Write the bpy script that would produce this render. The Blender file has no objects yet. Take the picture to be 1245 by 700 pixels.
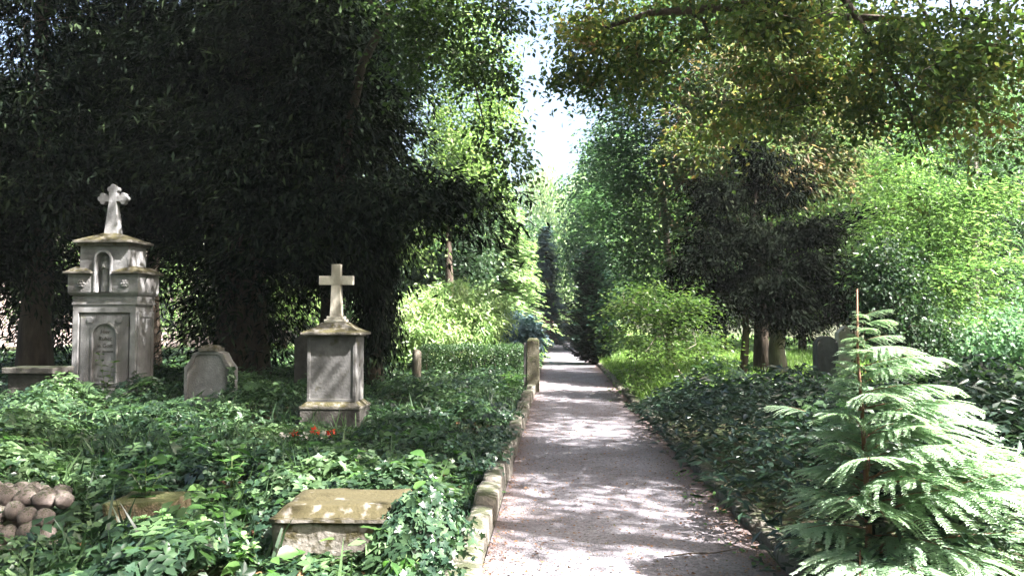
import bpy, math, random
import numpy as np
from mathutils import Matrix, Vector

# ------------------------------------------------------------------ camera, world, sun, exposure
SC = bpy.context.scene
COL = SC.collection
F_PX, CX, CY = 950.0, 622.5, 350.0
YAW, PITCH = math.radians(3.22), math.radians(2.41)
cam_d = bpy.data.cameras.new('camera')
cam_d.lens = F_PX / 1245.0 * 36.0
cam_d.clip_end = 3000
cam = bpy.data.objects.new('camera', cam_d)
COL.objects.link(cam)
cam.location = (0, 0, 1.6)
cam.rotation_euler = (math.radians(90) + PITCH, 0, YAW)
SC.camera = cam

SUN_AZ, SUN_EL = 112.0, 50.0        # azimuth clockwise from +Y (the path's direction)
SUN_DIR = Vector((math.sin(math.radians(SUN_AZ)) * math.cos(math.radians(SUN_EL)),
                  math.cos(math.radians(SUN_AZ)) * math.cos(math.radians(SUN_EL)),
                  math.sin(math.radians(SUN_EL))))
world = bpy.data.worlds.new("World")
SC.world = world
world.use_nodes = True
wn = world.node_tree
sky = wn.nodes.new('ShaderNodeTexSky')
sky.sky_type = 'NISHITA'
sky.sun_disc = False
sky.sun_elevation = math.radians(SUN_EL)
sky.sun_rotation = math.radians(SUN_AZ)
sky.dust_density = 7.0
sky.air_density = 1.0
sky.ozone_density = .6
bg = wn.nodes['Background']
bg.inputs['Strength'].default_value = 0.07
wn.links.new(sky.outputs[0], bg.inputs['Color'])
sun_d = bpy.data.lights.new('sun', 'SUN')
sun_d.energy = 5.0
sun_d.angle = math.radians(0.55)
sun_d.color = (1.0, 0.965, 0.92)
sun = bpy.data.objects.new('sun', sun_d)
COL.objects.link(sun)
sun.rotation_euler = SUN_DIR.to_track_quat('Z', 'Y').to_euler()
SC.view_settings.view_transform = 'Standard'
SC.view_settings.look = 'None'
SC.view_settings.gamma = 1.0
SC.view_settings.exposure = 3.2
SC.cycles.max_bounces = 5
SC.cycles.diffuse_bounces = 3
SC.cycles.glossy_bounces = 2
SC.cycles.transmission_bounces = 4
SC.cycles.caustics_reflective = False
SC.cycles.caustics_refractive = False

rng = np.random.default_rng(7)
random.seed(7)


# ------------------------------------------------------------------ helpers
def P(px, py, Y):
    """the world point at depth Y (metres along the path) seen at a photograph pixel"""
    v = Vector(((px - CX) / F_PX, -(py - CY) / F_PX, -1.0))
    v.rotate(cam.rotation_euler)
    k = Y / v.y
    return Vector((0, 0, 1.6)) + v * k


def X(px, Y):
    return P(px, 390, Y).x


def Z(py, Y, px=676):
    return P(px, py, Y).z


def tag(o, label=None, cat=None, group=None, kind=None):
    if label: o['label'] = label
    if cat: o['category'] = cat
    if group: o['group'] = group
    if kind: o['kind'] = kind
    return o


def thing(name, label, cat, loc=(0, 0, 0), group=None, rz=0):
    o = bpy.data.objects.new(name, None)
    COL.objects.link(o)
    o.location = loc
    o.rotation_euler = (0, 0, rz)
    o.empty_display_size = 0.2
    return tag(o, label, cat, group)


def link(name, me, mat=None, parent=None, loc=None, local=False):
    """link a mesh; world-space meshes are moved into their parent's space unless local"""
    o = bpy.data.objects.new(name, me)
    COL.objects.link(o)
    if mat is not None and len(me.materials) == 0:
        me.materials.append(mat)
    if parent is not None:
        o.parent = parent
        if not local:
            b = parent
            m = Matrix.Identity(4)
            while b is not None:
                m = b.matrix_basis @ m if b.parent is None else m
                if b.parent is not None:
                    m = b.matrix_parent_inverse @ b.matrix_basis @ m
                b = b.parent
            o.matrix_parent_inverse = m.inverted()
    if loc is not None:
        o.location = loc
    return o


def np_mesh(name, V, T, tint=None, smooth=False):
    me = bpy.data.meshes.new(name)
    V = np.asarray(V, dtype=np.float32)
    T = np.asarray(T, dtype=np.int32)
    n, k = T.shape
    me.vertices.add(len(V))
    me.vertices.foreach_set('co', V.ravel())
    me.loops.add(n * k)
    me.loops.foreach_set('vertex_index', T.ravel())
    me.polygons.add(n)
    me.polygons.foreach_set('loop_start', np.arange(0, n * k, k, dtype=np.int32))
    me.polygons.foreach_set('loop_total', np.full(n, k, dtype=np.int32))
    if smooth:
        me.polygons.foreach_set('use_smooth', np.ones(n, dtype=bool))
    if tint is not None:
        a = me.attributes.new('tint', 'FLOAT', 'FACE')
        a.data.foreach_set('value', np.asarray(tint, dtype=np.float32))
    me.update(calc_edges=True)
    return me


class MB:
    """collects polygons of any kind"""
    def __init__(s):
        s.v, s.f = [], []

    def add(s, vs, fs):
        b = len(s.v)
        s.v += [tuple(v) for v in vs]
        s.f += [tuple(b + i for i in f) for f in fs]

    def frustum(s, z0, r0, z1, r1):
        (a0, a1, b0, b1), (c0, c1, d0, d1) = r0, r1
        s.add([(a0, b0, z0), (a1, b0, z0), (a1, b1, z0), (a0, b1, z0), (c0, d0, z1), (c1, d0, z1), (c1, d1, z1), (c0, d1, z1)],
              [(3, 2, 1, 0), (4, 5, 6, 7), (0, 1, 5, 4), (1, 2, 6, 5), (2, 3, 7, 6), (3, 0, 4, 7)])

    def box(s, x0, x1, y0, y1, z0, z1):
        s.frustum(z0, (x0, x1, y0, y1), z1, (x0, x1, y0, y1))

    def prism(s, pts, y0, y1):
        """polygon in the xz plane (counter-clockwise from the front), extruded along y"""
        n = len(pts)
        s.add([(x, y0, z) for x, z in pts] + [(x, y1, z) for x, z in pts],
              [tuple(range(n)), tuple(range(2 * n - 1, n - 1, -1))] + [(i, i + n, (i + 1) % n + n, (i + 1) % n) for i in range(n)])

    def ring(s, out, inn, y0, y1):
        """a frame between two outlines with the same number of points"""
        n = len(out)
        s.add([(x, y0, z) for x, z in out] + [(x, y0, z) for x, z in inn] + [(x, y1, z) for x, z in out] + [(x, y1, z) for x, z in inn],
              [f for i in range(n) for j in [(i + 1) % n] for f in ((i, j, n + j, n + i), (2 * n + j, 2 * n + i, 3 * n + i, 3 * n + j),
               (i, 2 * n + i, 2 * n + j, j), (n + i, n + j, 3 * n + j, 3 * n + i))])

    def tube(s, pts, rad, n=8, cap=True):
        pts = [Vector(p) for p in pts]
        m = len(pts)
        rows = []
        ref = Vector((0.31, 0.87, 0.11))
        for i, p in enumerate(pts):
            d = (pts[min(i + 1, m - 1)] - pts[max(i - 1, 0)]).normalized()
            a = d.cross(ref)
            if a.length < 0.05: a = d.cross(Vector((1, 0, 0)))
            a.normalize(); b = d.cross(a)
            r = rad[i] if hasattr(rad, '__len__') else rad
            rows += [p + (a * math.cos(2 * math.pi * k / n) + b * math.sin(2 * math.pi * k / n)) * r for k in range(n)]
        fs = [(i * n + k, i * n + (k + 1) % n, (i + 1) * n + (k + 1) % n, (i + 1) * n + k) for i in range(m - 1) for k in range(n)]
        if cap: fs += [tuple(range(n - 1, -1, -1)), tuple((m - 1) * n + k for k in range(n))]
        s.add(rows, fs)

    def lathe(s, prof, c, n=24, sy=1.0, fold=0.0, nf=7):
        rows = []
        for r, z in prof:
            for k in range(n):
                a = 2 * math.pi * k / n
                rr = r * (1 + fold * math.cos(nf * a + z * 9))
                rows.append((c[0] + rr * math.cos(a), c[1] + rr * math.sin(a) * sy, c[2] + z))
        m = len(prof)
        fs = [(i * n + k, i * n + (k + 1) % n, (i + 1) * n + (k + 1) % n, (i + 1) * n + k) for i in range(m - 1) for k in range(n)]
        fs += [tuple(range(n - 1, -1, -1)), tuple((m - 1) * n + k for k in range(n))]
        s.add(rows, fs)

    def build(s, name, mat, parent=None, smooth=False, bevel=0, local=False, seg=2):
        me = bpy.data.meshes.new(name)
        me.from_pydata(s.v, [], s.f)
        if smooth:
            for p in me.polygons: p.use_smooth = True
        me.update()
        o = link(name, me, mat, parent, local=local)
        if bevel:
            md = o.modifiers.new('bevel', 'BEVEL')
            md.width = bevel; md.segments = seg; md.limit_method = 'ANGLE'; md.angle_limit = math.radians(35)
        return o


def noise3(p, s=1.0, seed=0):
    """cheap smooth pseudo-noise in about -1..1"""
    x, y, z = p[..., 0] * s + seed * 3.1, p[..., 1] * s + seed * 1.7, p[..., 2] * s - seed * 2.3
    return (np.sin(1.7 * x + 2.1 * np.sin(0.9 * y + z)) + np.sin(2.3 * y + 1.9 * np.sin(1.1 * z - x)) + np.sin(2.0 * z + 1.7 * np.sin(1.3 * x + 0.7 * y))) / 3


def unit(v):
    return v / np.maximum(np.linalg.norm(v, axis=-1, keepdims=True), 1e-9)


# leaf outlines: x across, y along, z up; triangles only
def T_(v, f): return np.array(v, float), np.array(f, int)


T_LEAF = T_([(0, 0, 0), (-.3, .42, .07), (0, 1, -.12), (.3, .42, .07)], [(0, 2, 1), (0, 3, 2)])
T_LEAF6 = T_([(0, 0, 0), (-.27, .22, .07), (-.33, .5, .08), (-.17, .82, 0), (0, 1, -.14), (.17, .82, 0), (.33, .5, .08), (.27, .22, .07), (0, .5, 0)],
             [(0, 8, 1), (1, 8, 2), (2, 8, 3), (3, 8, 4), (4, 8, 5), (5, 8, 6), (6, 8, 7), (7, 8, 0)])
T_LANCE = T_([(0, 0, 0), (-.13, .3, .05), (-.14, .6, .02), (0, 1, -.22), (.14, .6, .02), (.13, .3, .05), (0, .45, 0)],
             [(0, 6, 1), (1, 6, 2), (2, 6, 3), (3, 6, 4), (4, 6, 5), (5, 6, 0)])
T_LANCE2 = T_([(0, 0, 0), (-.14, .45, .04), (0, 1, -.15), (.14, .45, .04)], [(0, 2, 1), (0, 3, 2)])
_iv = [(0, .06), (-.3, -.1), (-.36, .2), (-.58, .45), (-.27, .55), (0, 1), (.27, .55), (.58, .45), (.36, .2), (.3, -.1)]
T_IVY = T_([(0, .35, -.04)] + [(x, y, .05 * abs(x) * 3 - .1 * max(0, y - .6)) for x, y in _iv], [(0, 1 + (i + 1) % 10, 1 + i) for i in range(10)])


def _compound(parts, tpl):
    V, Fc = [], []
    for ang, L, oy in parts:
        c, s_ = math.cos(ang), math.sin(ang)
        b = len(V)
        for x, y, z in tpl[0]:
            V.append((c * x * L + s_ * y * L, oy - s_ * x * L + c * y * L, z * L))
        Fc += [tuple(b + i for i in f) for f in tpl[1]]
    return T_(V, Fc)


_T4 = T_([(0, 0, 0), (-.3, .4, .06), (-.18, .78, .02), (0, 1, -.1), (.18, .78, .02), (.3, .4, .06), ], [(0, 2, 1), (0, 3, 2), (0, 4, 3), (0, 5, 4)])
T_TRI2 = _compound([(0, .62, .38), (-1.15, .52, .36), (1.15, .52, .36)], T_LEAF)
T_TRI = _compound([(0, .62, .38), (-1.15, .52, .36), (1.15, .52, .36)], _T4)
T_PINN = _compound([(0, .34, .68)] + [(s * 1.05, .36, o) for o in (.1, .32, .54) for s in (-1, 1)], T_LEAF)
_sp = []
for i_ in range(7):
    for s_ in (-1, 1):
        _sp.append((s_ * (0.95 - .05 * i_), (.34 - .03 * i_), i_ * .13))
T_NEED = T_([(-.055, 0, 0), (.055, 0, 0), (0, 1, -.05)], [(0, 1, 2)])
T_YEW = _compound([(0, .4, .62)] + _sp, T_NEED)            # a flat twig with two rows of needles
T_FEATH = T_([(0, 0, 0), (-.32, .3, -.02), (-.1, .34, 0), (-.26, .68, -.04), (-.06, .7, 0), (0, 1.05, -.12), (.06, .7, 0), (.26, .68, -.04), (.1, .34, 0), (.32, .3, -.02)],
             [(0, 2, 1), (0, 8, 2), (0, 9, 8), (2, 4, 3), (2, 8, 4), (8, 6, 4), (8, 7, 6), (4, 6, 5)])
T_YEWF = T_([(0, 0, 0), (-.13, .4, .02), (0, 1, -.12), (.13, .4, .02)], [(0, 2, 1), (0, 3, 2)])
T_BLADE = T_([(-.03, 0, 0), (.03, 0, 0), (.024, .5, .03), (-.024, .5, .03), (0, 1, -.12)], [(0, 1, 2), (0, 2, 3), (3, 2, 4)])


def leaf_arrays(Pp, Fw, Nn, S, tpl, tint):
    Fw = unit(Fw)
    Xx = unit(np.cross(Fw, Nn))
    Nn = np.cross(Xx, Fw)
    tv, tf = tpl
    S = np.asarray(S).reshape(-1, 1, 1)
    V = Pp[:, None, :] + S * (tv[None, :, 0:1] * Xx[:, None] + tv[None, :, 1:2] * Fw[:, None] + tv[None, :, 2:3] * Nn[:, None])
    n, k = len(Pp), len(tv)
    T = tf[None] + (np.arange(n) * k)[:, None, None]
    return V.reshape(-1, 3), T.reshape(-1, 3), np.repeat(tint, len(tf))


def join_arrays(L):
    V, T, C, b = [], [], [], 0
    for v, t, c in L:
        V.append(v); T.append(t + b); C.append(c); b += len(v)
    return np.concatenate(V), np.concatenate(T), np.concatenate(C)


def orient(n, style, out):
    r = rng.normal(size=(n, 3))
    up = np.array([0, 0, 1.0])
    if style == 'broad':
        return unit(out * .5 + r * .7 + np.array([0, 0, -.35])), unit(up + r[:, ::-1] * .6)
    if style == 'flat':
        return unit(out * .9 + r * .5 + np.array([0, 0, -.1])) * np.array([1, 1, .5]), unit(up + r[:, ::-1] * .28)
    if style == 'yew':
        return unit(out * .8 + r * .5 + np.array([0, 0, -.35])), unit(up + r[:, ::-1] * .35)
    if style == 'droop':
        return unit(out * .35 + r * .35 + np.array([0, 0, -1])), unit(out + r[:, ::-1] * .6)
    return unit(r), unit(r[:, ::-1])


# ------------------------------------------------------------------ materials
def new_mat(name):
    m = bpy.data.materials.new(name)
    m.use_nodes = True
    nt = m.node_tree
    nt.nodes.clear()
    return m, nt, nt.nodes, nt.links


def ramp(nd, stops):
    r = nd.new('ShaderNodeValToRGB')
    e = r.color_ramp.elements
    while len(e) < len(stops): e.new(0.5)
    for el, (p, c) in zip(e, stops):
        el.position = p; el.color = (*c, 1)
    return r


def leaf_mat(name, cols, trans=.35, rough=.45, spec=.35, tcol=1.6, patch=.8):
    """leaf: tint attribute picks among its colours; light comes through the blade"""
    m, nt, nd, ln = new_mat(name)
    at = nd.new('ShaderNodeAttribute'); at.attribute_name = 'tint'
    tc = nd.new('ShaderNodeTexCoord')
    no = nd.new('ShaderNodeTexNoise'); no.inputs['Scale'].default_value = patch; no.inputs['Detail'].default_value = 2
    ln.new(tc.outputs['Object'], no.inputs['Vector'])
    ad = nd.new('ShaderNodeMath'); ad.operation = 'MULTIPLY_ADD'
    ln.new(no.outputs[0], ad.inputs[0]); ad.inputs[1].default_value = .9
    ln.new(at.outputs['Fac'], ad.inputs[2])
    sb = nd.new('ShaderNodeMath'); sb.operation = 'SUBTRACT'; ln.new(ad.outputs[0], sb.inputs[0]); sb.inputs[1].default_value = .45
    n = len(cols)
    r = ramp(nd, [(i / (n - 1), c) for i, c in enumerate(cols)])
    ln.new(sb.outputs[0], r.inputs[0])
    pr = nd.new('ShaderNodeBsdfPrincipled')
    pr.inputs['Roughness'].default_value = rough
    pr.inputs['Specular IOR Level'].default_value = spec
    ln.new(r.outputs[0], pr.inputs['Base Color'])
    tr = nd.new('ShaderNodeBsdfTranslucent')
    mx = nd.new('ShaderNodeMix'); mx.data_type = 'RGBA'; mx.blend_type = 'MULTIPLY'; mx.inputs[0].default_value = 1
    ln.new(r.outputs[0], mx.inputs[6]); mx.inputs[7].default_value = (1.05 * tcol, 1.2 * tcol, .75 * tcol, 1)
    ln.new(mx.outputs[2], tr.inputs[0])
    ms = nd.new('ShaderNodeMixShader'); ms.inputs[0].default_value = trans
    ln.new(pr.outputs[0], ms.inputs[1]); ln.new(tr.outputs[0], ms.inputs[2])
    out = nd.new('ShaderNodeOutputMaterial'); ln.new(ms.outputs[0], out.inputs[0])
    return m


def rough_mat(name, cols, scale=3, bump=.3, bscale=40, rough=.9, moss=None, moss_amt=.5, streak=0, stain=None):
    """stone, bark and soil: mottled colour, fine bump, moss or lichen that likes upward faces"""
    m, nt, nd, ln = new_mat(name)
    tc = nd.new('ShaderNodeTexCoord')
    src = tc.outputs['Object']
    if streak:
        mp = nd.new('ShaderNodeMapping'); mp.inputs['Scale'].default_value = (1, 1, streak)
        ln.new(src, mp.inputs[0]); src = mp.outputs[0]
    no = nd.new('ShaderNodeTexNoise'); no.inputs['Scale'].default_value = scale; no.inputs['Detail'].default_value = 8
    no.inputs['Roughness'].default_value = .68
    ln.new(src, no.inputs['Vector'])
    n = len(cols)
    r = ramp(nd, [(.3 + .4 * i / (n - 1), c) for i, c in enumerate(cols)])
    ln.new(no.outputs[0], r.inputs[0])
    col = r.outputs[0]
    n2 = nd.new('ShaderNodeTexNoise'); n2.inputs['Scale'].default_value = bscale; n2.inputs['Detail'].default_value = 5
    ln.new(src, n2.inputs['Vector'])
    if stain:
        n4 = nd.new('ShaderNodeTexNoise'); n4.inputs['Scale'].default_value = scale * .7; n4.inputs['Detail'].default_value = 6
        mp2 = nd.new('ShaderNodeMapping'); mp2.inputs['Scale'].default_value = (1.6, 1.6, .45); mp2.inputs['Location'].default_value = (3, 1, 7)
        ln.new(tc.outputs['Object'], mp2.inputs[0]); ln.new(mp2.outputs[0], n4.inputs['Vector'])
        r4 = ramp(nd, [(.5, (0, 0, 0)), (.66, (1, 1, 1))]); ln.new(n4.outputs[0], r4.inputs[0])
        m4 = nd.new('ShaderNodeMix'); m4.data_type = 'RGBA'
        s4 = nd.new('ShaderNodeMath'); s4.operation = 'MULTIPLY'; s4.inputs[1].default_value = .75
        ln.new(r4.outputs[0], s4.inputs[0]); ln.new(s4.outputs[0], m4.inputs[0])
        ln.new(col, m4.inputs[6]); m4.inputs[7].default_value = (*stain, 1); col = m4.outputs[2]
    if moss:
        ge = nd.new('ShaderNodeNewGeometry'); sx = nd.new('ShaderNodeSeparateXYZ'); ln.new(ge.outputs['Normal'], sx.inputs[0])
        n3 = nd.new('ShaderNodeTexNoise'); n3.inputs['Scale'].default_value = scale * 2.2; n3.inputs['Detail'].default_value = 6
        ln.new(tc.outputs['Object'], n3.inputs['Vector'])
        a = nd.new('ShaderNodeMath'); a.operation = 'MULTIPLY_ADD'; ln.new(sx.outputs[2], a.inputs[0]); a.inputs[1].default_value = .22
        ln.new(n3.outputs[0], a.inputs[2])
        r3 = ramp(nd, [(.72 - moss_amt * .3, (0, 0, 0)), (.86 - moss_amt * .3, (1, 1, 1))]); ln.new(a.outputs[0], r3.inputs[0])
        m3 = nd.new('ShaderNodeMix'); m3.data_type = 'RGBA'; ln.new(r3.outputs[0], m3.inputs[0]); ln.new(col, m3.inputs[6])
        m3.inputs[7].default_value = (*moss, 1); col = m3.outputs[2]
    pr = nd.new('ShaderNodeBsdfPrincipled'); pr.inputs['Roughness'].default_value = rough
    pr.inputs['Specular IOR Level'].default_value = .25
    ln.new(col, pr.inputs['Base Color'])
    bm = nd.new('ShaderNodeBump'); bm.inputs['Strength'].default_value = bump; bm.inputs['Distance'].default_value = .03
    su = nd.new('ShaderNodeMath'); su.operation = 'ADD'; ln.new(n2.outputs[0], su.inputs[0]); ln.new(no.outputs[0], su.inputs[1])
    ln.new(su.outputs[0], bm.inputs['Height']); ln.new(bm.outputs[0], pr.inputs['Normal'])
    out = nd.new('ShaderNodeOutputMaterial'); ln.new(pr.outputs[0], out.inputs[0])
    return m


M = {}
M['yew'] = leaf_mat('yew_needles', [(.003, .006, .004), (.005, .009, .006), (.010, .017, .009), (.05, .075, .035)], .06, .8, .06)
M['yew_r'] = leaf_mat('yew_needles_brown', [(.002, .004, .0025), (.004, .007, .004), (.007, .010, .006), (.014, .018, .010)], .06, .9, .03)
M['maple'] = leaf_mat('maple_leaf', [(.018, .035, .012), (.04, .07, .018), (.08, .125, .03)], .42, .4, .4)
M['beech'] = leaf_mat('copper_beech_leaf', [(.018, .032, .014), (.036, .06, .022), (.06, .095, .03), (.10, .13, .04), (.17, .16, .05), (.22, .12, .06)], .5, .4, .35)
M['maple_d'] = leaf_mat('shaded_maple_leaf', [(.012, .025, .01), (.028, .05, .016), (.05, .085, .024), (.10, .15, .04)], .32, .45, .3)  # darker copy of the maple leaf, silhouette shade put into its colours
M['hornbeam'] = leaf_mat('hornbeam_leaf', [(.025, .052, .03), (.052, .10, .05), (.11, .18, .085)], .42, .45, .4)
M['bright'] = leaf_mat('bright_green_leaf', [(.03, .06, .025), (.07, .13, .045), (.13, .21, .07), (.24, .32, .14)], .42, .4, .5)
M['dark_leaf'] = leaf_mat('dark_green_leaf', [(.015, .035, .02), (.03, .06, .03), (.06, .10, .05)], .25, .45, .4)
M['lime'] = leaf_mat('lime_green_leaf', [(.06, .11, .035), (.12, .18, .06), (.22, .29, .12)], .45, .4, .4)
M['rhodo'] = leaf_mat('rhododendron_leaf', [(.08, .15, .05), (.22, .30, .13), (.42, .48, .28)], .3, .35, .5)
M['larch'] = leaf_mat('hemlock_needles', [(.09, .15, .06), (.18, .26, .12), (.30, .38, .19)], .35, .5, .3)
M['spruce'] = leaf_mat('blue_spruce_needles', [(.035, .075, .085), (.07, .12, .14), (.11, .17, .18)], .15, .5, .3)
M['pale'] = leaf_mat('pale_willow_leaf', [(.16, .22, .12), (.25, .32, .19), (.36, .42, .28)], .45, .5, .3)
M['dark'] = leaf_mat('dark_conifer_scales', [(.007, .02, .015), (.012, .032, .022), (.022, .05, .034)], .1, .5, .3)
M['red'] = leaf_mat('rusty_conifer_spray', [(.05, .09, .045), (.08, .13, .06), (.12, .15, .08), (.17, .12, .075), (.23, .15, .10)], .4, .6, .2, patch=.7)
M['purple'] = leaf_mat('purple_leaf', [(.035, .018, .02), (.06, .03, .035), (.09, .05, .05)], .3)
M['olive'] = leaf_mat('olive_shrub_leaf', [(.022, .048, .018), (.045, .08, .022), (.09, .125, .03)], .4, .4, .4)
M['cover'] = leaf_mat('ground_elder_leaf', [(.010, .022, .012), (.022, .047, .022), (.046, .086, .038), (.11, .18, .08)], .35, .42, .4, patch=1.5)
M['ivy'] = leaf_mat('ivy_leaf', [(.012, .028, .018), (.022, .048, .028), (.05, .09, .045), (.12, .18, .09)], .2, .32, .5, patch=2)
M['laurel'] = leaf_mat('low_shrub_leaf', [(.012, .026, .016), (.02, .042, .025), (.04, .068, .042)], .15, .33, .45)
M['box'] = leaf_mat('box_hedge_leaf', [(.022, .05, .022), (.04, .08, .032), (.07, .12, .05)], .3, .4, .4)
M['grass'] = leaf_mat('grass_blade', [(.06, .12, .03), (.11, .19, .045), (.17, .25, .07)], .4, .5, .3)
M['cedar'] = leaf_mat('young_conifer_frond', [(.13, .21, .14), (.24, .33, .24), (.40, .48, .385)], .35, .45, .4, patch=3)
M['pale_plant'] = leaf_mat('pale_plant_leaf', [(.11, .21, .08), (.17, .29, .12), (.24, .37, .17)], .35, .35, .5, patch=3)
M['fresh'] = leaf_mat('fresh_plant_leaf', [(.035, .085, .025), (.06, .13, .035), (.11, .20, .06)], .42, .4, .45, patch=3)
M['varieg'] = leaf_mat('variegated_leaf', [(.07, .14, .08), (.12, .22, .13), (.26, .35, .25)], .35, .4, .4, patch=2)
M['litter'] = leaf_mat('dead_leaf', [(.06, .03, .02), (.12, .06, .035), (.22, .12, .06)], .15, .7, .2)
M['petal'] = leaf_mat('red_petal', [(.45, .03, .02), (.6, .06, .03), (.7, .12, .05)], .3, .5, .3)
M['petal_w'] = leaf_mat('white_petal', [(.6, .55, .5), (.7, .65, .6), (.75, .7, .68)], .3, .5, .3, tcol=.8)
M['bark'] = rough_mat('dark_bark', [(.03, .024, .018), (.06, .045, .035), (.10, .08, .06)], 5, .9, 30, streak=.25)
M['bark_p'] = rough_mat('pale_bark', [(.10, .09, .07), (.18, .16, .13), (.28, .26, .22)], 5, .6, 30, streak=.3)
M['bark_r'] = rough_mat('reddish_bark', [(.14, .07, .05), (.25, .13, .09), (.34, .2, .14)], 6, .4, 60, streak=.25)
M['stem'] = rough_mat('green_stem', [(.06, .09, .03), (.10, .13, .05)], 8, .2, 60)
M['stone'] = rough_mat('weathered_grey_sandstone', [(.12, .118, .12), (.20, .197, .2), (.285, .28, .28)], 2.6, .45, 45, moss=(.09, .095, .045), moss_amt=.25, stain=(.10, .09, .085))
M['stone_d'] = rough_mat('dark_weathered_stone', [(.062, .06, .06), (.105, .102, .10), (.16, .155, .152)], 3, .25, 26, moss=(.06, .055, .035), moss_amt=.45, stain=(.055, .05, .045))
M['stone_k'] = rough_mat('dark_stone', [(.035, .032, .028), (.06, .055, .05), (.10, .095, .085)], 4, .5, 40, moss=(.03, .035, .018), moss_amt=.5)  # darker mottled stone with moss on its upward faces
M['stone_cap'] = rough_mat('mossy_cap_stone', [(.07, .064, .055), (.12, .11, .095), (.18, .165, .145)], 5, .6, 50, moss=(.055, .048, .022), moss_amt=.6)
M['stone_w'] = rough_mat('pale_cross_stone', [(.40, .37, .31), (.52, .485, .42), (.62, .58, .52)], 4, .3, 60, stain=(.19, .17, .13))
M['stone_m'] = rough_mat('moss_covered_stone', [(.10, .09, .075), (.17, .155, .14), (.29, .265, .24)], 5, .4, 28, moss=(.045, .038, .018), moss_amt=.85, stain=(.05, .042, .032))
M['stone_o'] = rough_mat('ochre_sandstone', [(.12, .095, .06), (.20, .155, .10), (.29, .235, .16)], 5, .6, 60, moss=(.07, .075, .03), moss_amt=.7)
M['rock'] = rough_mat('pinkish_field_stone', [(.12, .10, .095), (.2, .165, .155), (.30, .25, .235)], 4, .6, 50, moss=(.08, .085, .05), moss_amt=.3)
M['kerb'] = rough_mat('mossy_kerb_stone', [(.08, .072, .062), (.14, .127, .11), (.23, .21, .185)], 5, .7, 50, moss=(.05, .055, .03), moss_amt=.35, stain=(.06, .055, .045))
M['wood'] = rough_mat('mossy_post_stone', [(.04, .037, .025), (.075, .068, .046), (.13, .118, .088)], 5, .6, 40, moss=(.06, .07, .03), moss_amt=.5)
M['letter'] = rough_mat('faded_lettering', [(.06, .055, .05), (.10, .09, .085)], 20, .1, 60)
M['step'] = rough_mat('reddish_brick_step', [(.16, .08, .06), (.23, .12, .09)], 8, .4, 60)
M['wallp'] = rough_mat('pale_pink_render', [(.5, .40, .38), (.6, .49, .46)], 1, .1, 30)
M['roof'] = rough_mat('brown_roof', [(.12, .06, .045), (.18, .09, .06)], 3, .4, 30)
M['glass'] = rough_mat('window_glass', [(.03, .035, .04), (.05, .055, .06)], 1, 0, 10, rough=.15)
M['soil'] = rough_mat('leafy_soil', [(.022, .016, .010), (.045, .032, .020), (.08, .055, .035)], 3, .8, 30, moss=(.035, .05, .018), moss_amt=.35)
M['lawn'] = rough_mat('lawn_green', [(.08, .13, .03), (.13, .19, .05)], 3, .5, 60)


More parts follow.
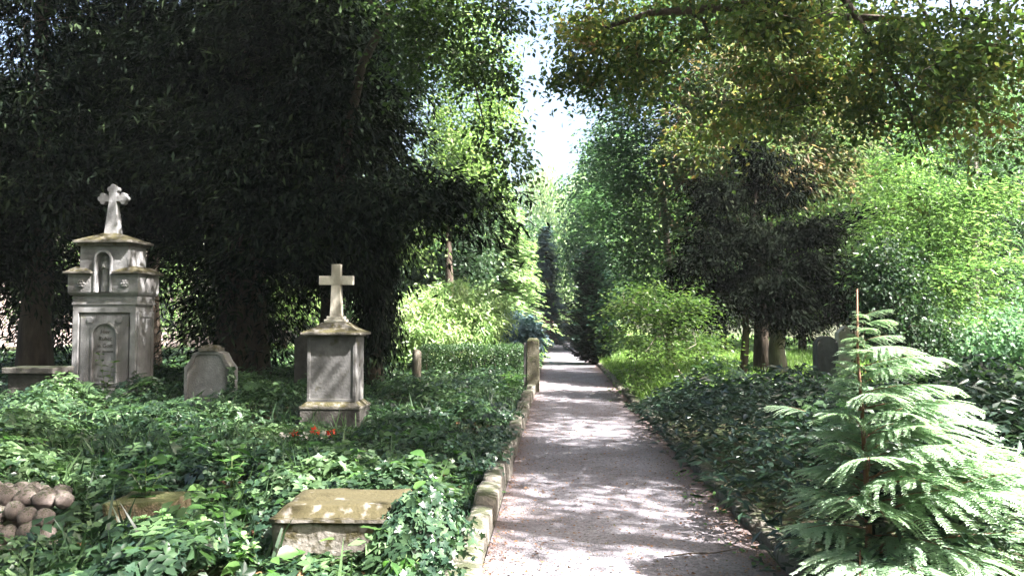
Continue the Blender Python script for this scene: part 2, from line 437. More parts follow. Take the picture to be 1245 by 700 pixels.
def path_mat():
    m, nt, nd, ln = new_mat('trodden_gravel')
    tc = nd.new('ShaderNodeTexCoord'); src = tc.outputs['Object']
    n1 = nd.new('ShaderNodeTexNoise'); n1.inputs['Scale'].default_value = 1.3; n1.inputs['Detail'].default_value = 7; n1.inputs['Roughness'].default_value = .65
    n2 = nd.new('ShaderNodeTexNoise'); n2.inputs['Scale'].default_value = 26; n2.inputs['Detail'].default_value = 6; n2.inputs['Roughness'].default_value = .75
    vo = nd.new('ShaderNodeTexVoronoi'); vo.inputs['Scale'].default_value = 75
    for q in (n1, n2, vo): ln.new(src, q.inputs['Vector'])
    r1 = ramp(nd, [(.3, (.14, .128, .14)), (.5, (.198, .195, .228)), (.7, (.28, .28, .32))]); ln.new(n1.outputs[0], r1.inputs[0])
    r2 = ramp(nd, [(.3, (.42, .38, .37)), (.52, (.85, .82, .8)), (.75, (1.3, 1.25, 1.2))]); ln.new(n2.outputs[0], r2.inputs[0])
    mu = nd.new('ShaderNodeMix'); mu.data_type = 'RGBA'; mu.blend_type = 'MULTIPLY'; mu.inputs[0].default_value = 1
    ln.new(r1.outputs[0], mu.inputs[6]); ln.new(r2.outputs[0], mu.inputs[7])
    r3 = ramp(nd, [(0, (.6, .57, .55)), (.4, (1, 1, 1)), (1, (1.25, 1.2, 1.15))]); ln.new(vo.outputs['Color'], r3.inputs[0])
    m2 = nd.new('ShaderNodeMix'); m2.data_type = 'RGBA'; m2.blend_type = 'MULTIPLY'; m2.inputs[0].default_value = .8
    ln.new(mu.outputs[2], m2.inputs[6]); ln.new(r3.outputs[0], m2.inputs[7])
    # brown needle litter gathers along the edges
    sx = nd.new('ShaderNodeSeparateXYZ'); ln.new(src, sx.inputs[0])
    a = nd.new('ShaderNodeMath'); a.operation = 'SUBTRACT'; ln.new(sx.outputs[0], a.inputs[0]); a.inputs[1].default_value = .42
    b = nd.new('ShaderNodeMath'); b.operation = 'ABSOLUTE'; ln.new(a.outputs[0], b.inputs[0])
    c = nd.new('ShaderNodeMath'); c.operation = 'MULTIPLY_ADD'; ln.new(n2.outputs[0], c.inputs[0]); c.inputs[1].default_value = .9; ln.new(b.outputs[0], c.inputs[2])
    c2 = nd.new('ShaderNodeMath'); c2.operation = 'MULTIPLY_ADD'; ln.new(n1.outputs[0], c2.inputs[0]); c2.inputs[1].default_value = .7; ln.new(c.outputs[0], c2.inputs[2])
    r4 = ramp(nd, [(0, (0, 0, 0)), (1, (.85, .85, .85))]); r4.color_ramp.elements[0].position = .0
    mr = nd.new('ShaderNodeMapRange'); mr.inputs[1].default_value = 1.45; mr.inputs[2].default_value = 2.0; ln.new(c2.outputs[0], mr.inputs[0])
    m3 = nd.new('ShaderNodeMix'); m3.data_type = 'RGBA'; ln.new(mr.outputs[0], m3.inputs[0]); ln.new(m2.outputs[2], m3.inputs[6]); m3.inputs[7].default_value = (.115, .07, .055, 1)
    pr = nd.new('ShaderNodeBsdfPrincipled'); pr.inputs['Roughness'].default_value = .9; pr.inputs['Specular IOR Level'].default_value = .2
    ln.new(m3.outputs[2], pr.inputs['Base Color'])
    bm = nd.new('ShaderNodeBump'); bm.inputs['Strength'].default_value = .6; bm.inputs['Distance'].default_value = .02
    ad = nd.new('ShaderNodeMath'); ad.operation = 'ADD'; ln.new(n2.outputs[0], ad.inputs[0]); ln.new(vo.outputs['Distance'], ad.inputs[1])
    ln.new(ad.outputs[0], bm.inputs['Height']); ln.new(bm.outputs[0], pr.inputs['Normal'])
    out = nd.new('ShaderNodeOutputMaterial'); ln.new(pr.outputs[0], out.inputs[0])
    return m


M['path'] = path_mat()


# ------------------------------------------------------------------ ground and path
PXL, PXR = -0.46, 1.42          # path edges
PATH_END = 62.0


def bed_h(x, y):
    """height of the soil beside the path"""
    p = np.stack([x, y, 0 * x], -1)
    left = np.clip((-x - .62) / .5, 0, 1) * (.07 + .06 * noise3(p, .6, 1))
    right = np.clip((x - 1.55) / .6, 0, 1) * (.05 + .05 * noise3(p, .5, 2))
    return (left + right) * (np.abs(y) < 70) * np.clip((70 - np.abs(y)) / 10, 0, 1) - .012


def grid_sheet(name, xs, ys, hf, mat, kind='structure'):
    gx, gy = np.meshgrid(np.array(xs, float), np.array(ys, float), indexing='ij')
    V = np.stack([gx, gy, hf(gx, gy)], -1).reshape(-1, 3)
    a, b = gx.shape
    i, j = np.meshgrid(np.arange(a - 1), np.arange(b - 1), indexing='ij')
    q = (i * b + j).ravel()
    T = np.stack([q, q + b, q + b + 1, q + 1], -1)
    o = link(name, np_mesh(name, V, T, smooth=True), mat)
    o['kind'] = kind
    return o


xs = [-700, -300, -120, -60, -30] + list(np.arange(-16, 16.01, .25)) + [30, 60, 120, 300, 700]
ys = [-700, -200, -60, -20] + list(np.arange(-8, 40, .3)) + list(np.arange(40, 80, 2)) + [120, 200, 400, 1200]
grid_sheet('ground', xs, ys, bed_h, M['soil'])
grid_sheet('path', np.linspace(PXL - .02, PXR + .04, 22), np.arange(-8, PATH_END, .12),
           lambda x, y: .003 + .008 * noise3(np.stack([x, y, 0 * x], -1), 2.1, 3) + .006 * (1 - ((x - .48) / .95) ** 2), M['path'])
grid_sheet('lawn', np.linspace(-9, 9, 10), np.linspace(66, 110, 12), lambda x, y: .01 + (y - 66) * .035, M['lawn'])
mb = MB(); mb.box(PXL - .1, PXR + .15, PATH_END, PATH_END + 3, -.02, .16)
tag(mb.build('path_step', M['step'], bevel=.01), kind='structure')

# kerbs: a low footing with separate stones on it
def rock_mesh(name, sx, sy, sz, rough=.12, seed=0, div=3, ball=False):
    import bmesh
    bm = bmesh.new()
    bmesh.ops.create_cube(bm, size=1)
    bmesh.ops.subdivide_edges(bm, edges=bm.edges, cuts=div, use_grid_fill=True)
    for v in bm.verts:
        c = v.co.copy()
        s = Vector((math.copysign(abs(c.x * 2) ** .72, c.x), math.copysign(abs(c.y * 2) ** .72, c.y), math.copysign(abs(c.z * 2) ** .72, c.z)))
        k = max(abs(s.x), abs(s.y), abs(s.z)); L = s.length
        s = s * (.62 + .38 * k / max(L, 1e-6)) if L > 0 else s
        if ball: s = c.normalized() * (.82 + .3 * max(abs(c.x), abs(c.y), abs(c.z)) / c.length)
        n = noise3(np.array([c.x * sx, c.y * sy, c.z * sz]) * 3 / max(sx, sy, sz), 1.4, seed)
        s *= 1 + rough * float(n)
        v.co = Vector((s.x * sx, s.y * sy, s.z * sz)) / 2
    me = bpy.data.meshes.new(name); bm.to_mesh(me); bm.free()
    for p in me.polygons: p.use_smooth = True
    return me


mb = MB(); mb.box(PXL - .25, PXL - .03, 1.0, 60, -.2, .01)
kl = tag(mb.build('left_kerb', M['kerb']), kind='structure')
mb = MB(); mb.box(PXR + .06, PXR + .2, 1.0, 60, -.2, -.001)
kr = tag(mb.build('right_kerb', M['kerb']), kind='structure')
kvars = [rock_mesh('kerb_stone', .20, 1.0, .28, .1, s) for s in range(5)]
y = 2.6; i = 0
while y < 24:
    L = random.uniform(.55, 1.05)
    o = link('kerb_stone', kvars[i % 5], M['kerb'], kl, local=True)
    o.location = (PXL - .11 + random.uniform(-.015, .015), y + L / 2, .045 + random.uniform(-.025, .03))
    o.rotation_euler = (random.uniform(-.03, .03), random.uniform(-.12, .06), random.uniform(-.05, .05) + (math.pi if i % 2 else 0))
    o.scale = (random.uniform(.85, 1.15), L * 1.02, random.uniform(.9, 1.15))
    y += L; i += 1
kv2 = [rock_mesh('kerb_stone', .18, 1.0, .22, .12, s + 9) for s in range(4)]
y = 2.9
while y < 30:
    L = random.uniform(.5, .95)
    o = link('kerb_stone', kv2[i % 4], M['kerb'], kr, local=True)
    o.location = (PXR + .13 + random.uniform(-.03, .04), y + L / 2, -.03 + random.uniform(-.02, .03))
    o.rotation_euler = (random.uniform(-.03, .03), random.uniform(-.1, .1), random.uniform(-.07, .07))
    o.scale = (1, L, 1)
    y += L; i += 1


# ------------------------------------------------------------------ grave monuments
def arch_pts(cx, w, z0, zs, n=14):
    """arch outline: straight sides from z0 to the spring zs, then a half circle; closed at the foot"""
    r = w / 2
    pts = [(cx + r, z0), (cx + r, zs)]
    pts += [(cx + r * math.cos(math.pi * k / n), zs + r * math.sin(math.pi * k / n)) for k in range(1, n)]
    pts += [(cx - r, zs), (cx - r, z0)]
    return pts


def arch_wall(mb, x0, x1, z0, z1, cx, w, az0, azs, yf, yb, n=14):
    """a slab with an arched opening"""
    r = w / 2
    mb.box(x0, cx - r, yf, yb, z0, z1)
    mb.box(cx + r, x1, yf, yb, z0, z1)
    mb.box(cx - r, cx + r, yf, yb, z0, az0)
    arc = [(cx + r * math.cos(math.pi * k / n), azs + r * math.sin(math.pi * k / n)) for k in range(n + 1)]
    for (ax, az), (bx, bz) in zip(arc, arc[1:]):
        mb.prism([(bx, bz), (ax, az), (ax, z1), (bx, z1)], yf, yb)


def grave_text(body, size, x, y, z, parent, mat, depth=.004):
    cu = bpy.data.curves.new('inscription', 'FONT')
    cu.body = body; cu.size = size; cu.align_x = 'CENTER'; cu.extrude = depth
    cu.shear = .12
    t = bpy.data.objects.new('inscription', cu)
    COL.objects.link(t)
    t.location = (x, y, z); t.rotation_euler = (math.radians(90), 0, 0)
    dg = bpy.context.evaluated_depsgraph_get()
    me = bpy.data.meshes.new_from_object(t.evaluated_get(dg))
    bpy.data.objects.remove(t)
    o = link('inscription', me, None, parent, local=True)
    me.materials.clear(); me.materials.append(mat)
    o.location = (x, y, z); o.rotation_euler = (math.radians(90), 0, 0)
    return o


# --- tall monument with niche figure and trefoil cross
MY = 13.8
mx = (X(88, MY) + X(165, MY)) / 2
W = X(165, MY) - X(88, MY)
mon = thing('tall_grave_monument', 'tall grey stone monument with small arched niche figure and trefoil-ended cross on top', 'gravestone', (mx, MY, 0))
H = lambda py: Z(py, MY)
hw, D = W / 2, .62
mb = MB()
mb.box(-hw - .09, hw + .09, -.09, D + .09, -.1, .16)
mb.frustum(.16, (-hw - .07, hw + .07, -.07, D + .07), .26, (-hw - .01, hw + .01, -.01, D + .01))
mb.build('plinth', M['stone'], mon, bevel=.012, local=True)
zb, zt = .26, H(370)
mb = MB()
mb.box(-hw, hw, .05, D, zb, zt)
# front slab: raised border round a recessed field, then arched panel
fw = hw - .11
mb.ring([(-hw, zb), (hw, zb), (hw, zt), (-hw, zt)], [(-fw, zb + .12), (fw, zb + .12), (fw, zt - .14), (-fw, zt - .14)], 0, .05)
mb.build('body', M['stone'], mon, bevel=.008, local=True)
mb = MB()
aw = .43
arch_wall(mb, -fw + .03, fw - .03, zb + .15, zt - .17, 0, aw, zb + .22, zt - .56, .024, .0497)
mb.build('arched_panel', M['stone'], mon, bevel=.006, local=True)
mb = MB()
o_, i_ = arch_pts(0, aw + .07, zb + .2, zt - .56), arch_pts(0, aw, zb + .22, zt - .56)
mb.ring(o_, i_, .008, .0238)
mb.build('arch_moulding', M['stone'], mon, bevel=.004, local=True)
for sx in (-1, 1):
    for zz in (zt - .27,):
        mb = MB(); mb.tube([(sx * .275, .024, zz), (sx * .275, .008, zz)], .062, 20)
        mb.build('disc_ornament', M['stone'], mon, local=True, bevel=.006)
for k, (t, s) in enumerate((('Hier', .10), ('Ruhet', .105), ('in Gott', .10))):
    grave_text(t, s, 0, .0455, zt - .52 - k * .125, mon, M['letter'])
for k in range(2):
    if not k: grave_text('der ehrsame', .062, 0, .0455, zt - .86, mon, M['letter'])
# side recess on the right face
mb = MB(); mb.ring([(0, zb), (D - .05, zb), (D - .05, zt - .12), (0, zt - .12)], [(.09, zb + .1), (D - .14, zb + .1), (D - .14, zt - .22), (.09, zt - .22)], 0, .02)
mb.v = [(hw + .02 - y_, .05 + x_, z_) for x_, y_, z_ in mb.v]
mb.f = [tuple(reversed(f)) for f in mb.f]
mb.build('side_panel', M['stone'], mon, bevel=.005, local=True)
# frieze and shoulders
z1, z2 = zt, H(358)
mb = MB(); mb.box(-hw - .015, hw + .035, -.015, D + .015, z1, z1 + .05); mb.box(-hw - .005, hw + .025, -.005, D + .005, z1 + .05, z2)
mb.build('frieze', M['stone'], mon, bevel=.008, local=True)
z3 = H(331)
mb = MB(); sw = hw + .07
mb.frustum(z2, (-sw + .03, sw - .03, -.03, D + .03), z2 + .05, (-sw, sw, -.06, D + .06))
nw, nz0, nzs = .26, z2 + .05, H(313)
zu0, zu1 = z3 + .0, H(296)
uw = (X(176, MY) - X(108, MY)) / 2 - .07
mb.box(-sw, sw, .09, D + .06, z2 + .05, z3)
mb.box(-sw, -nw / 2, -.06, .09, z2 + .05, z3); mb.box(nw / 2, sw, -.06, .09, z2 + .05, z3)
mb.build('shoulder_block', M['stone'], mon, bevel=.01, local=True)
for sx in (-1, 1):
    mb = MB()
    cx = sx * (sw + nw / 2) / 2 * 1.02; cz = (z2 + z3) / 2 + .02
    mb.tube([(cx, -.06, cz), (cx, -.075, cz)], .085, 18)
    for k in range(6):
        a = k * math.pi / 3
        mb.tube([(cx + .05 * math.cos(a), -.073, cz + .05 * math.sin(a)), (cx + .05 * math.cos(a), -.1, cz + .05 * math.sin(a))], [.03, .018], 8)
    mb.tube([(cx, -.073, cz), (cx, -.115, cz)], [.028, .015], 10)
    mb.build('rosette', M['stone'], mon, local=True, smooth=False, bevel=.004)
# upper block with niche
mb = MB()
mb.box(-uw, uw, .09, D - .04, z3 + .0, zu1)
r_ = nw / 2
arc = [(r_ * math.cos(math.pi * k / 14), nzs + r_ * math.sin(math.pi * k / 14)) for k in range(15)]
mb.box(-uw, -r_, -.03, .09, z3 + .001, zu1); mb.box(r_, uw, -.03, .09, z3 + .001, zu1)
for (ax, az), (bx, bz) in zip(arc, arc[1:]):
    mb.prism([(bx, bz), (ax, az), (ax, zu1), (bx, zu1)], -.03, .09)
mb.build('upper_block', M['stone'], mon, bevel=.006, local=True)
mb = MB(); mb.ring(arch_pts(0, nw + .07, nz0 + .01, nzs), arch_pts(0, nw, nz0 + .01, nzs), -.085, -.031)
mb.build('niche_moulding', M['stone'], mon, bevel=.005, local=True)
for sx in (-1, 1):
    mb = MB()
    x0, x1 = (-sw - .06, -nw / 2 - .06) if sx < 0 else (nw / 2 + .06, sw + .06)
    mb.box(x0, x1, -.13, D + .12, z3, z3 + .045)
    t0, t1 = (x0 + .04, -uw) if sx < 0 else (uw, x1 - .04)
    mb.frustum(z3 + .045, (x0 + .02 if sx < 0 else x0, x1 if sx < 0 else x1 - .02, -.11, D + .10), z3 + .14, (min(t0, t1) + (.14 if sx < 0 else 0), max(t0, t1) - (0 if sx < 0 else .14), .0, D - .02))
    mb.build('shoulder_cornice', M['stone_cap'], mon, bevel=.01, local=True)
mb = MB()
mb.box(-uw - .04, uw + .04, -.07, D + .0, zu1, zu1 + .05)
mb.box(-uw - .10, uw + .10, -.13, D + .06, zu1 + .05, zu1 + .10)
mb.frustum(zu1 + .10, (-uw - .09, uw + .09, -.12, D + .05), zu1 + .25, (-.13, .13, .12, .36))
mb.build('roof_cap', M['stone_cap'], mon, bevel=.01, local=True)
# trefoil cross
zc0, zc1 = zu1 + .24, H(216)
mb = MB(); yc = .24
zar = zc1 - .27
mb.frustum(zc0, (-.13, .13, yc - .09, yc + .09), zar - .1, (-.075, .075, yc - .06, yc + .06))
mb.box(-.073, .073, yc - .058, yc + .058, zar - .1, zc1 - .1)
mb.box(-.24, .24, yc - .054, yc + .054, zar - .055, zar + .055)
k_ = 0
for dx, dz in ((-1, 0), (1, 0), (0, 1)):
    for a in (-1, 0, 1):
        L = .24 if a == 0 else .195
        off = a * .06
        cx = dx * (L - .0) + (off if dz else 0)
        cz = zar + dz * (L - .0 + (-.02)) + (off if dx else 0)
        dd = .050 + .003 * (k_ % 3); k_ += 1
        mb.tube([(cx, yc - dd, cz), (cx, yc + dd, cz)], .05, 14)
mb.build('trefoil_cross', M['stone'], mon, bevel=.006, local=True)
# the robed figure in the niche
mb = MB()
fh = (nzs + r_ * .8) - (z2 + .06)
prof = [(.075, 0), (.078, .04), (.07, .2), (.062, .45), (.068, .58), (.072, .70), (.058, .78), (.026, .82), (.024, .84)]
mb.lathe([(r, z * fh) for r, z in prof], (0, .03, z2 + .055), 28, .8, .06, 8)
mb.lathe([(.004, -.055), (.026, -.05), (.04, -.02), (.042, .005), (.034, .035), (.004, .05)], (0, .022, z2 + .055 + .9 * fh), 16, 1)
mb.lathe([(.07, -.13), (.062, -.06), (.052, .0), (.044, .035), (.01, .06)], (0, .04, z2 + .055 + .91 * fh), 18, .7)
for sx in (-1, 1):
    zs_ = z2 + .055
    mb.tube([(sx * .062, .03, zs_ + .72 * fh), (sx * .07, -.01, zs_ + .6 * fh), (sx * .012, -.05, zs_ + .66 * fh), (sx * .006, -.055, zs_ + .74 * fh)], [.02, .019, .014, .006], 8)
fig = mb.build('niche_figure', M['stone'], mon, smooth=True, local=True)
md = fig.modifiers.new('fuse', 'REMESH'); md.mode = 'VOXEL'; md.voxel_size = .008; md.use_smooth_shade = True

# --- pedestal monument with plain white cross
QY = 11.0
qx0, qx1 = X(374, QY), X(433, QY)
qx, qh, qd = (qx0 + qx1) / 2, (qx1 - qx0) / 2, .46
H = lambda py: Z(py, QY, 400)
ped = thing('pedestal_grave_monument', 'square grey pedestal gravestone with low mossy roof and plain white stone cross', 'gravestone', (qx, QY, 0))
mb = MB()
zp = H(497)
mb.box(-qh - .08, qh + .08, -.08, qd + .08, -.1, zp)
mb.build('plinth', M['stone_k'], ped, bevel=.012, local=True)
mb = MB()
mb.box(-qh - .09, qh + .09, -.09, qd + .09, zp, zp + .045)
mb.frustum(zp + .045, (-qh - .07, qh + .07, -.07, qd + .07), zp + .1, (-qh - .01, qh + .01, -.01, qd + .01))
mb.build('base_moulding', M['stone_cap'], ped, bevel=.01, local=True)
zd = H(409)
mb = MB()
mb.box(-qh, qh, .012, qd, zp + .1, zd)
g = .045
mb.ring([(-qh, zp + .1), (qh, zp + .1), (qh, zd), (-qh, zd)], [(-qh + g, zp + .1 + g), (qh - g, zp + .1 + g), (qh - g, zd - g), (-qh + g, zd - g)], -.004, .012)
mb.build('die', M['stone_d'], ped, bevel=.005, local=True)
mb = MB()
e = .085
mb.box(-qh - .03, qh + .03, -.035, qd + .03, zd, zd + .02)
mb.box(-qh - e, qh + e, -e, qd + e, zd + .02, zd + .06)
cyy = qd / 2
ov = [(-qh - e + .01, zd + .06), (-qh + .05, zd + .135), (-.17, zd + .20)]
mb.frustum(zd + .06, (-qh - e + .01, qh + e - .01, -e + .01, qd + e - .01), zd + .125, (-qh + .06, qh - .06, .06, qd - .06))
mb.frustum(zd + .125, (-qh + .06, qh - .06, .06, qd - .06), zd + .20, (-.18, .18, cyy - .15, cyy + .15))
mb.build('roof_cap', M['stone_cap'], ped, bevel=.012, local=True)
mb = MB()
mb.box(-.15, .15, cyy - .12, cyy + .12, zd + .20, zd + .245)
mb.box(-.12, .12, cyy - .1, cyy + .1, zd + .245, zd + .29)
mb.build('cross_base', M['stone_w'], ped, bevel=.01, local=True)
mb = MB()
c0, c1 = zd + .29, H(320)
za = H(340)
mb.frustum(c0, (-.085, .085, cyy - .06, cyy + .06), za - .065, (-.068, .068, cyy - .05, cyy + .05))
mb.prism([(-.068, za - .065), (.068, za - .065), (.25, za - .065), (.25, za + .065), (.068, za + .065), (.066, c1), (-.066, c1), (-.068, za + .065), (-.25, za + .065), (-.25, za - .065)], cyy - .05, cyy + .05)
mb.build('cross', M['stone_w'], ped, bevel=.008, local=True)

# --- small shouldered headstone
SY = 12.6
H = lambda py: Z(py, SY, 256)
sx0, sx1 = X(225, SY), X(283, SY)
sxm, sh = (sx0 + sx1) / 2, (sx1 - sx0) / 2
hs = thing('small_headstone', 'small squat grey headstone with sloping shoulders and ivy climbing its right edge', 'gravestone', (sxm, SY, 0))
mb = MB()
zt_, zsld = H(427), H(447)
pts = [(-sh, -.1), (sh, -.1), (sh, zsld), (sh * .8, zsld + .1), (sh * .62, zt_ - .03), (sh * .42, zt_), (-sh * .42, zt_), (-sh * .62, zt_ - .03), (-sh * .8, zsld + .1), (-sh, zsld)]
mb.prism(pts, .01, .24)
inn = [(x * .84, z if z < 0 else z - .05) for x, z in pts]
mb.ring(pts, inn, -.012, .012)
mb.build('slab', M['stone'], hs, bevel=.008, local=True)
mb = MB(); mb.box(-.16, .16, -.04, .27, zt_ + .0, zt_ + .06); mb.frustum(zt_ + .06, (-.13, .13, -.01, .24), zt_ + .1, (-.1, .1, .02, .2))
mb.build('top_block', M['stone_cap'], hs, bevel=.012, local=True)
mb = MB(); mb.box(-sh - .06, sh + .06, -.06, .3, -.1, .12)
mb.build('base', M['stone_d'], hs, bevel=.01, local=True)

# --- dark narrow gravestone behind the pedestal
Y_ = 15.5
mb = MB(); x0, x1 = X(358, Y_), X(374, Y_)
mb.prism([(x0, -.1), (x1, -.1), (x1, Z(412, Y_)), ((x0 + x1) / 2, Z(407, Y_)), (x0, Z(412, Y_))], Y_, Y_ + .18)
tag(mb.build('dark_gravestone', M['stone_k'], bevel=.01), 'narrow dark gravestone half hidden behind the white-cross pedestal', 'gravestone')

# --- dark low slab at the left edge
Y_ = 13.0
mb = MB(); x0, x1 = X(3, Y_), X(66, Y_)
t = thing('low_grave_slab', 'low dark table-like grave slab in the ivy at the far left', 'grave slab', (x0, Y_, 0))
mb.box(x0 + .06, x1 - .08, Y_ + .08, Y_ + .5, -.1, Z(457, Y_)); mb.build('slab_block', M['stone_k'], t, bevel=.015)
mb = MB(); mb.box(x0, x1, Y_, Y_ + .6, Z(457, Y_), Z(449, Y_)); mb.build('cover_slab', M['stone_k'], t, bevel=.015)

# --- mossy ledger block in the foreground
LY = 5.0
zl = .40
fx0, fx1 = P(333, 632, LY).x, P(491, 640, LY).x
t = thing('mossy_stone_block', 'moss-covered rectangular grave block with a carved lip half under pale ivy', 'grave block', ((fx0 + fx1) / 2, LY, 0), rz=.04)
hwl = (fx1 - fx0) / 2
mb = MB(); mb.box(-hwl, hwl, 0, .62, -.05, zl - .09)
import bmesh
def rubble(o, amt=.01, cuts=10, seed=1, keep=False):
    bm = bmesh.new(); bm.from_mesh(o.data)
    bmesh.ops.subdivide_edges(bm, edges=bm.edges, cuts=cuts, use_grid_fill=True)
    bm.normal_update()
    for v in bm.verts:
        q = np.array(v.co)
        v.co += v.normal * amt * (float(noise3(q, 6, seed)) + .5 * float(noise3(q, 17, seed + 2)))
    bm.to_mesh(o.data); bm.free()
    for p in o.data.polygons: p.use_smooth = True
o = mb.build('block', M['stone_m'], t, local=True); rubble(o, .012, 14)
mb = MB(); mb.box(-hwl - .02, hwl + .02, -.02, .64, zl - .09, zl - .065)
mb.frustum(zl - .065, (-hwl, hwl, 0, .62), zl, (-hwl + .05, hwl - .05, .07, .57))
o = mb.build('top_slab', M['stone_m'], t, local=True); rubble(o, .008, 12, 5)

# --- ochre sandstone slab
Y_ = 5.6
x0, x1 = P(124, 625, Y_).x, P(200, 625, Y_).x
mb = MB(); mb.box(x0, x1, Y_, Y_ + .42, -.05, Z(619, Y_) )
o = mb.build('sandstone_slab', M['stone_o']); rubble(o, .014, 12, 8)
tag(o, 'small ochre sandstone edging slab with dead leaves beneath the bright leafy plant', 'stone slab')

# --- heap of rounded stones, bottom left
t = thing('rubble_stone_wall', 'low wall of pinkish rounded field stones at the bottom left corner', 'stone wall', (P(30, 620, 5.5).x, 5.5, 0))
rv = [rock_mesh('stone', 1, 1, 1, .10, s + 20, 5, True) for s in range(6)]
rows = [(5.22, .05), (5.26, .16), (5.32, .27), (5.46, .33), (5.62, .33), (5.78, .32), (5.93, .29)]
for ri, (yy, zz) in enumerate(rows):
    xx = P(-60, 600, yy).x
    while xx < P(66 - 8 * (ri % 3), 600, yy).x:
        w = random.uniform(.11, .16)
        o = link('stone', rv[(ri * 3 + int(xx * 10)) % 6], M['rock'], t, local=True)
        o.location = (xx + w / 2 - t.location.x, yy - 5.5 + random.uniform(-.03, .03), zz - .02 + random.uniform(-.02, .02))
        o.scale = (w * .99, w * random.uniform(.9, 1.15), random.uniform(.115, .14))
        o.rotation_euler = (random.uniform(-.3, .3), random.uniform(-.3, .3), random.uniform(0, 6))
        xx += w * .97

# --- posts
Y_ = 17.6
t = thing('path_post', 'square mossy stone post beside the path with a darker slab on its left', 'stone post', (X(646, Y_), Y_, 0))
mb = MB(); a, b = X(640, Y_) , X(655.5, Y_)
mb.frustum(-.1, (a, b, Y_, Y_ + .26), Z(414, Y_), (a + .01, b - .005, Y_ + .01, Y_ + .25))
mb.frustum(Z(414, Y_), (a + .01, b - .005, Y_ + .01, Y_ + .25), Z(411, Y_), (a + .05, b - .05, Y_ + .06, Y_ + .2))
mb.build('post_shaft', M['wood'], t, bevel=.01)
mb = MB(); mb.box(X(636.5, Y_), a - .003, Y_ + .02, Y_ + .22, -.1, Z(417, Y_)); mb.build('side_slab', M['stone_d'], t, bevel=.01)
Y_ = 17.2
mb = MB(); px_ = X(507, Y_)
mb.lathe([(.10, -.1), (.10, .5), (.105, .85), (.10, .93), (.07, .98), (.02, 1.0)], (px_, Y_, 0), 16)
tag(mb.build('round_post', M['bark_p'], smooth=True), 'short round grey post standing left of the clipped hedge', 'post')
for v in bpy.data.objects['round_post'].data.vertices: v.co.z *= .97

# --- far grave with red flowers at the end of the path
Y_ = 47.0
mb = MB(); x0, x1 = X(665, Y_), X(673, Y_)
mb.prism([(x0, -.1), (x1, -.1), (x1, .95), ((x0 + x1) / 2, 1.25), (x0, .95)], Y_, Y_ + .2)
tag(mb.build('far_gravestone', M['stone_w'], bevel=.015), 'small pale gravestone glimpsed left of the far end of the path', 'gravestone')

# --- pale stones behind the young conifer, right
Y_ = 13.5
t = thing('right_gravestone', 'rounded brown gravestone behind the tip of the young conifer', 'gravestone', (X(1008, Y_), Y_, 0))
mb = MB(); w = X(1020, Y_) - X(995, Y_)
x0 = X(993, Y_); x1 = X(1019, Y_); zc = Z(408, Y_) - .17
mb.prism([(x0, -.1), (x1, -.1)] + [((x0 + x1) / 2 + (x1 - x0) / 2 * math.cos(a), zc + .17 * math.sin(a)) for a in np.linspace(0, math.pi, 12)], Y_, Y_ + .25)
mb.build('slab', M['stone_d'], t, bevel=.01)
mb = MB(); mb.box(x0 - .08, x1 + .08, Y_ - .06, Y_ + .31, -.1, .15); mb.build('base', M['stone_d'], t, bevel=.01)
Y_ = 14.6
mb = MB(); x0, x1 = X(1019, Y_), X(1037, Y_)
mb.prism([(x0, -.1), (x1, -.1), (x1, Z(402, Y_)), ((x0 + x1) / 2, Z(396, Y_)), (x0, Z(404, Y_))], Y_, Y_ + .2)
tag(mb.build('white_gravestone', M['stone_w'], bevel=.01), 'sunlit white gravestone just left of the young conifer leader', 'gravestone')

# --- pale house glimpsed between the yews
hb = thing('pale_house', 'pale pink rendered house glimpsed between the dark yew trunks', 'house', (-26, 46, 0))
mb = MB(); mb.box(-12, 14, 0, 9, 0, 7.2); mb.build('wall', M['wallp'], hb, local=True)
mb = MB(); mb.prism([(-12.6, 7.2), (14.6, 7.2), (14.6, 7.4), (10, 11.2), (-8, 11.2), (-12.6, 7.4)], -.5, 9.5); mb.build('roof', M['roof'], hb, local=True)
for i in range(6):
    for zz in (1.1, 4.3):
        mb = MB(); xx = -10.5 + i * 4.1
        mb.ring([(xx, zz), (xx + 1.3, zz), (xx + 1.3, zz + 1.8), (xx, zz + 1.8)], [(xx + .1, zz + .1), (xx + 1.2, zz + .1), (xx + 1.2, zz + 1.7), (xx + .1, zz + 1.7)], -.06, -.004)
        w_ = mb.build('window', M['stone_w'], hb, local=True)
        mb = MB(); mb.box(xx + .1, xx + 1.2, -.03, -.005, zz + .1, zz + 1.7); mb.build('pane', M['glass'], w_, local=True)


# ------------------------------------------------------------------ trees
def B(px, py, Y, wpx, hpx, d):
    """crown lobe: centre pixel, depth, width and height in photograph pixels, depth thickness in metres"""
    c = P(px, py, Y)
    k = Y / F_PX
    return (c.x, c.y, c.z, wpx / 2 * k, d / 2, hpx / 2 * k)


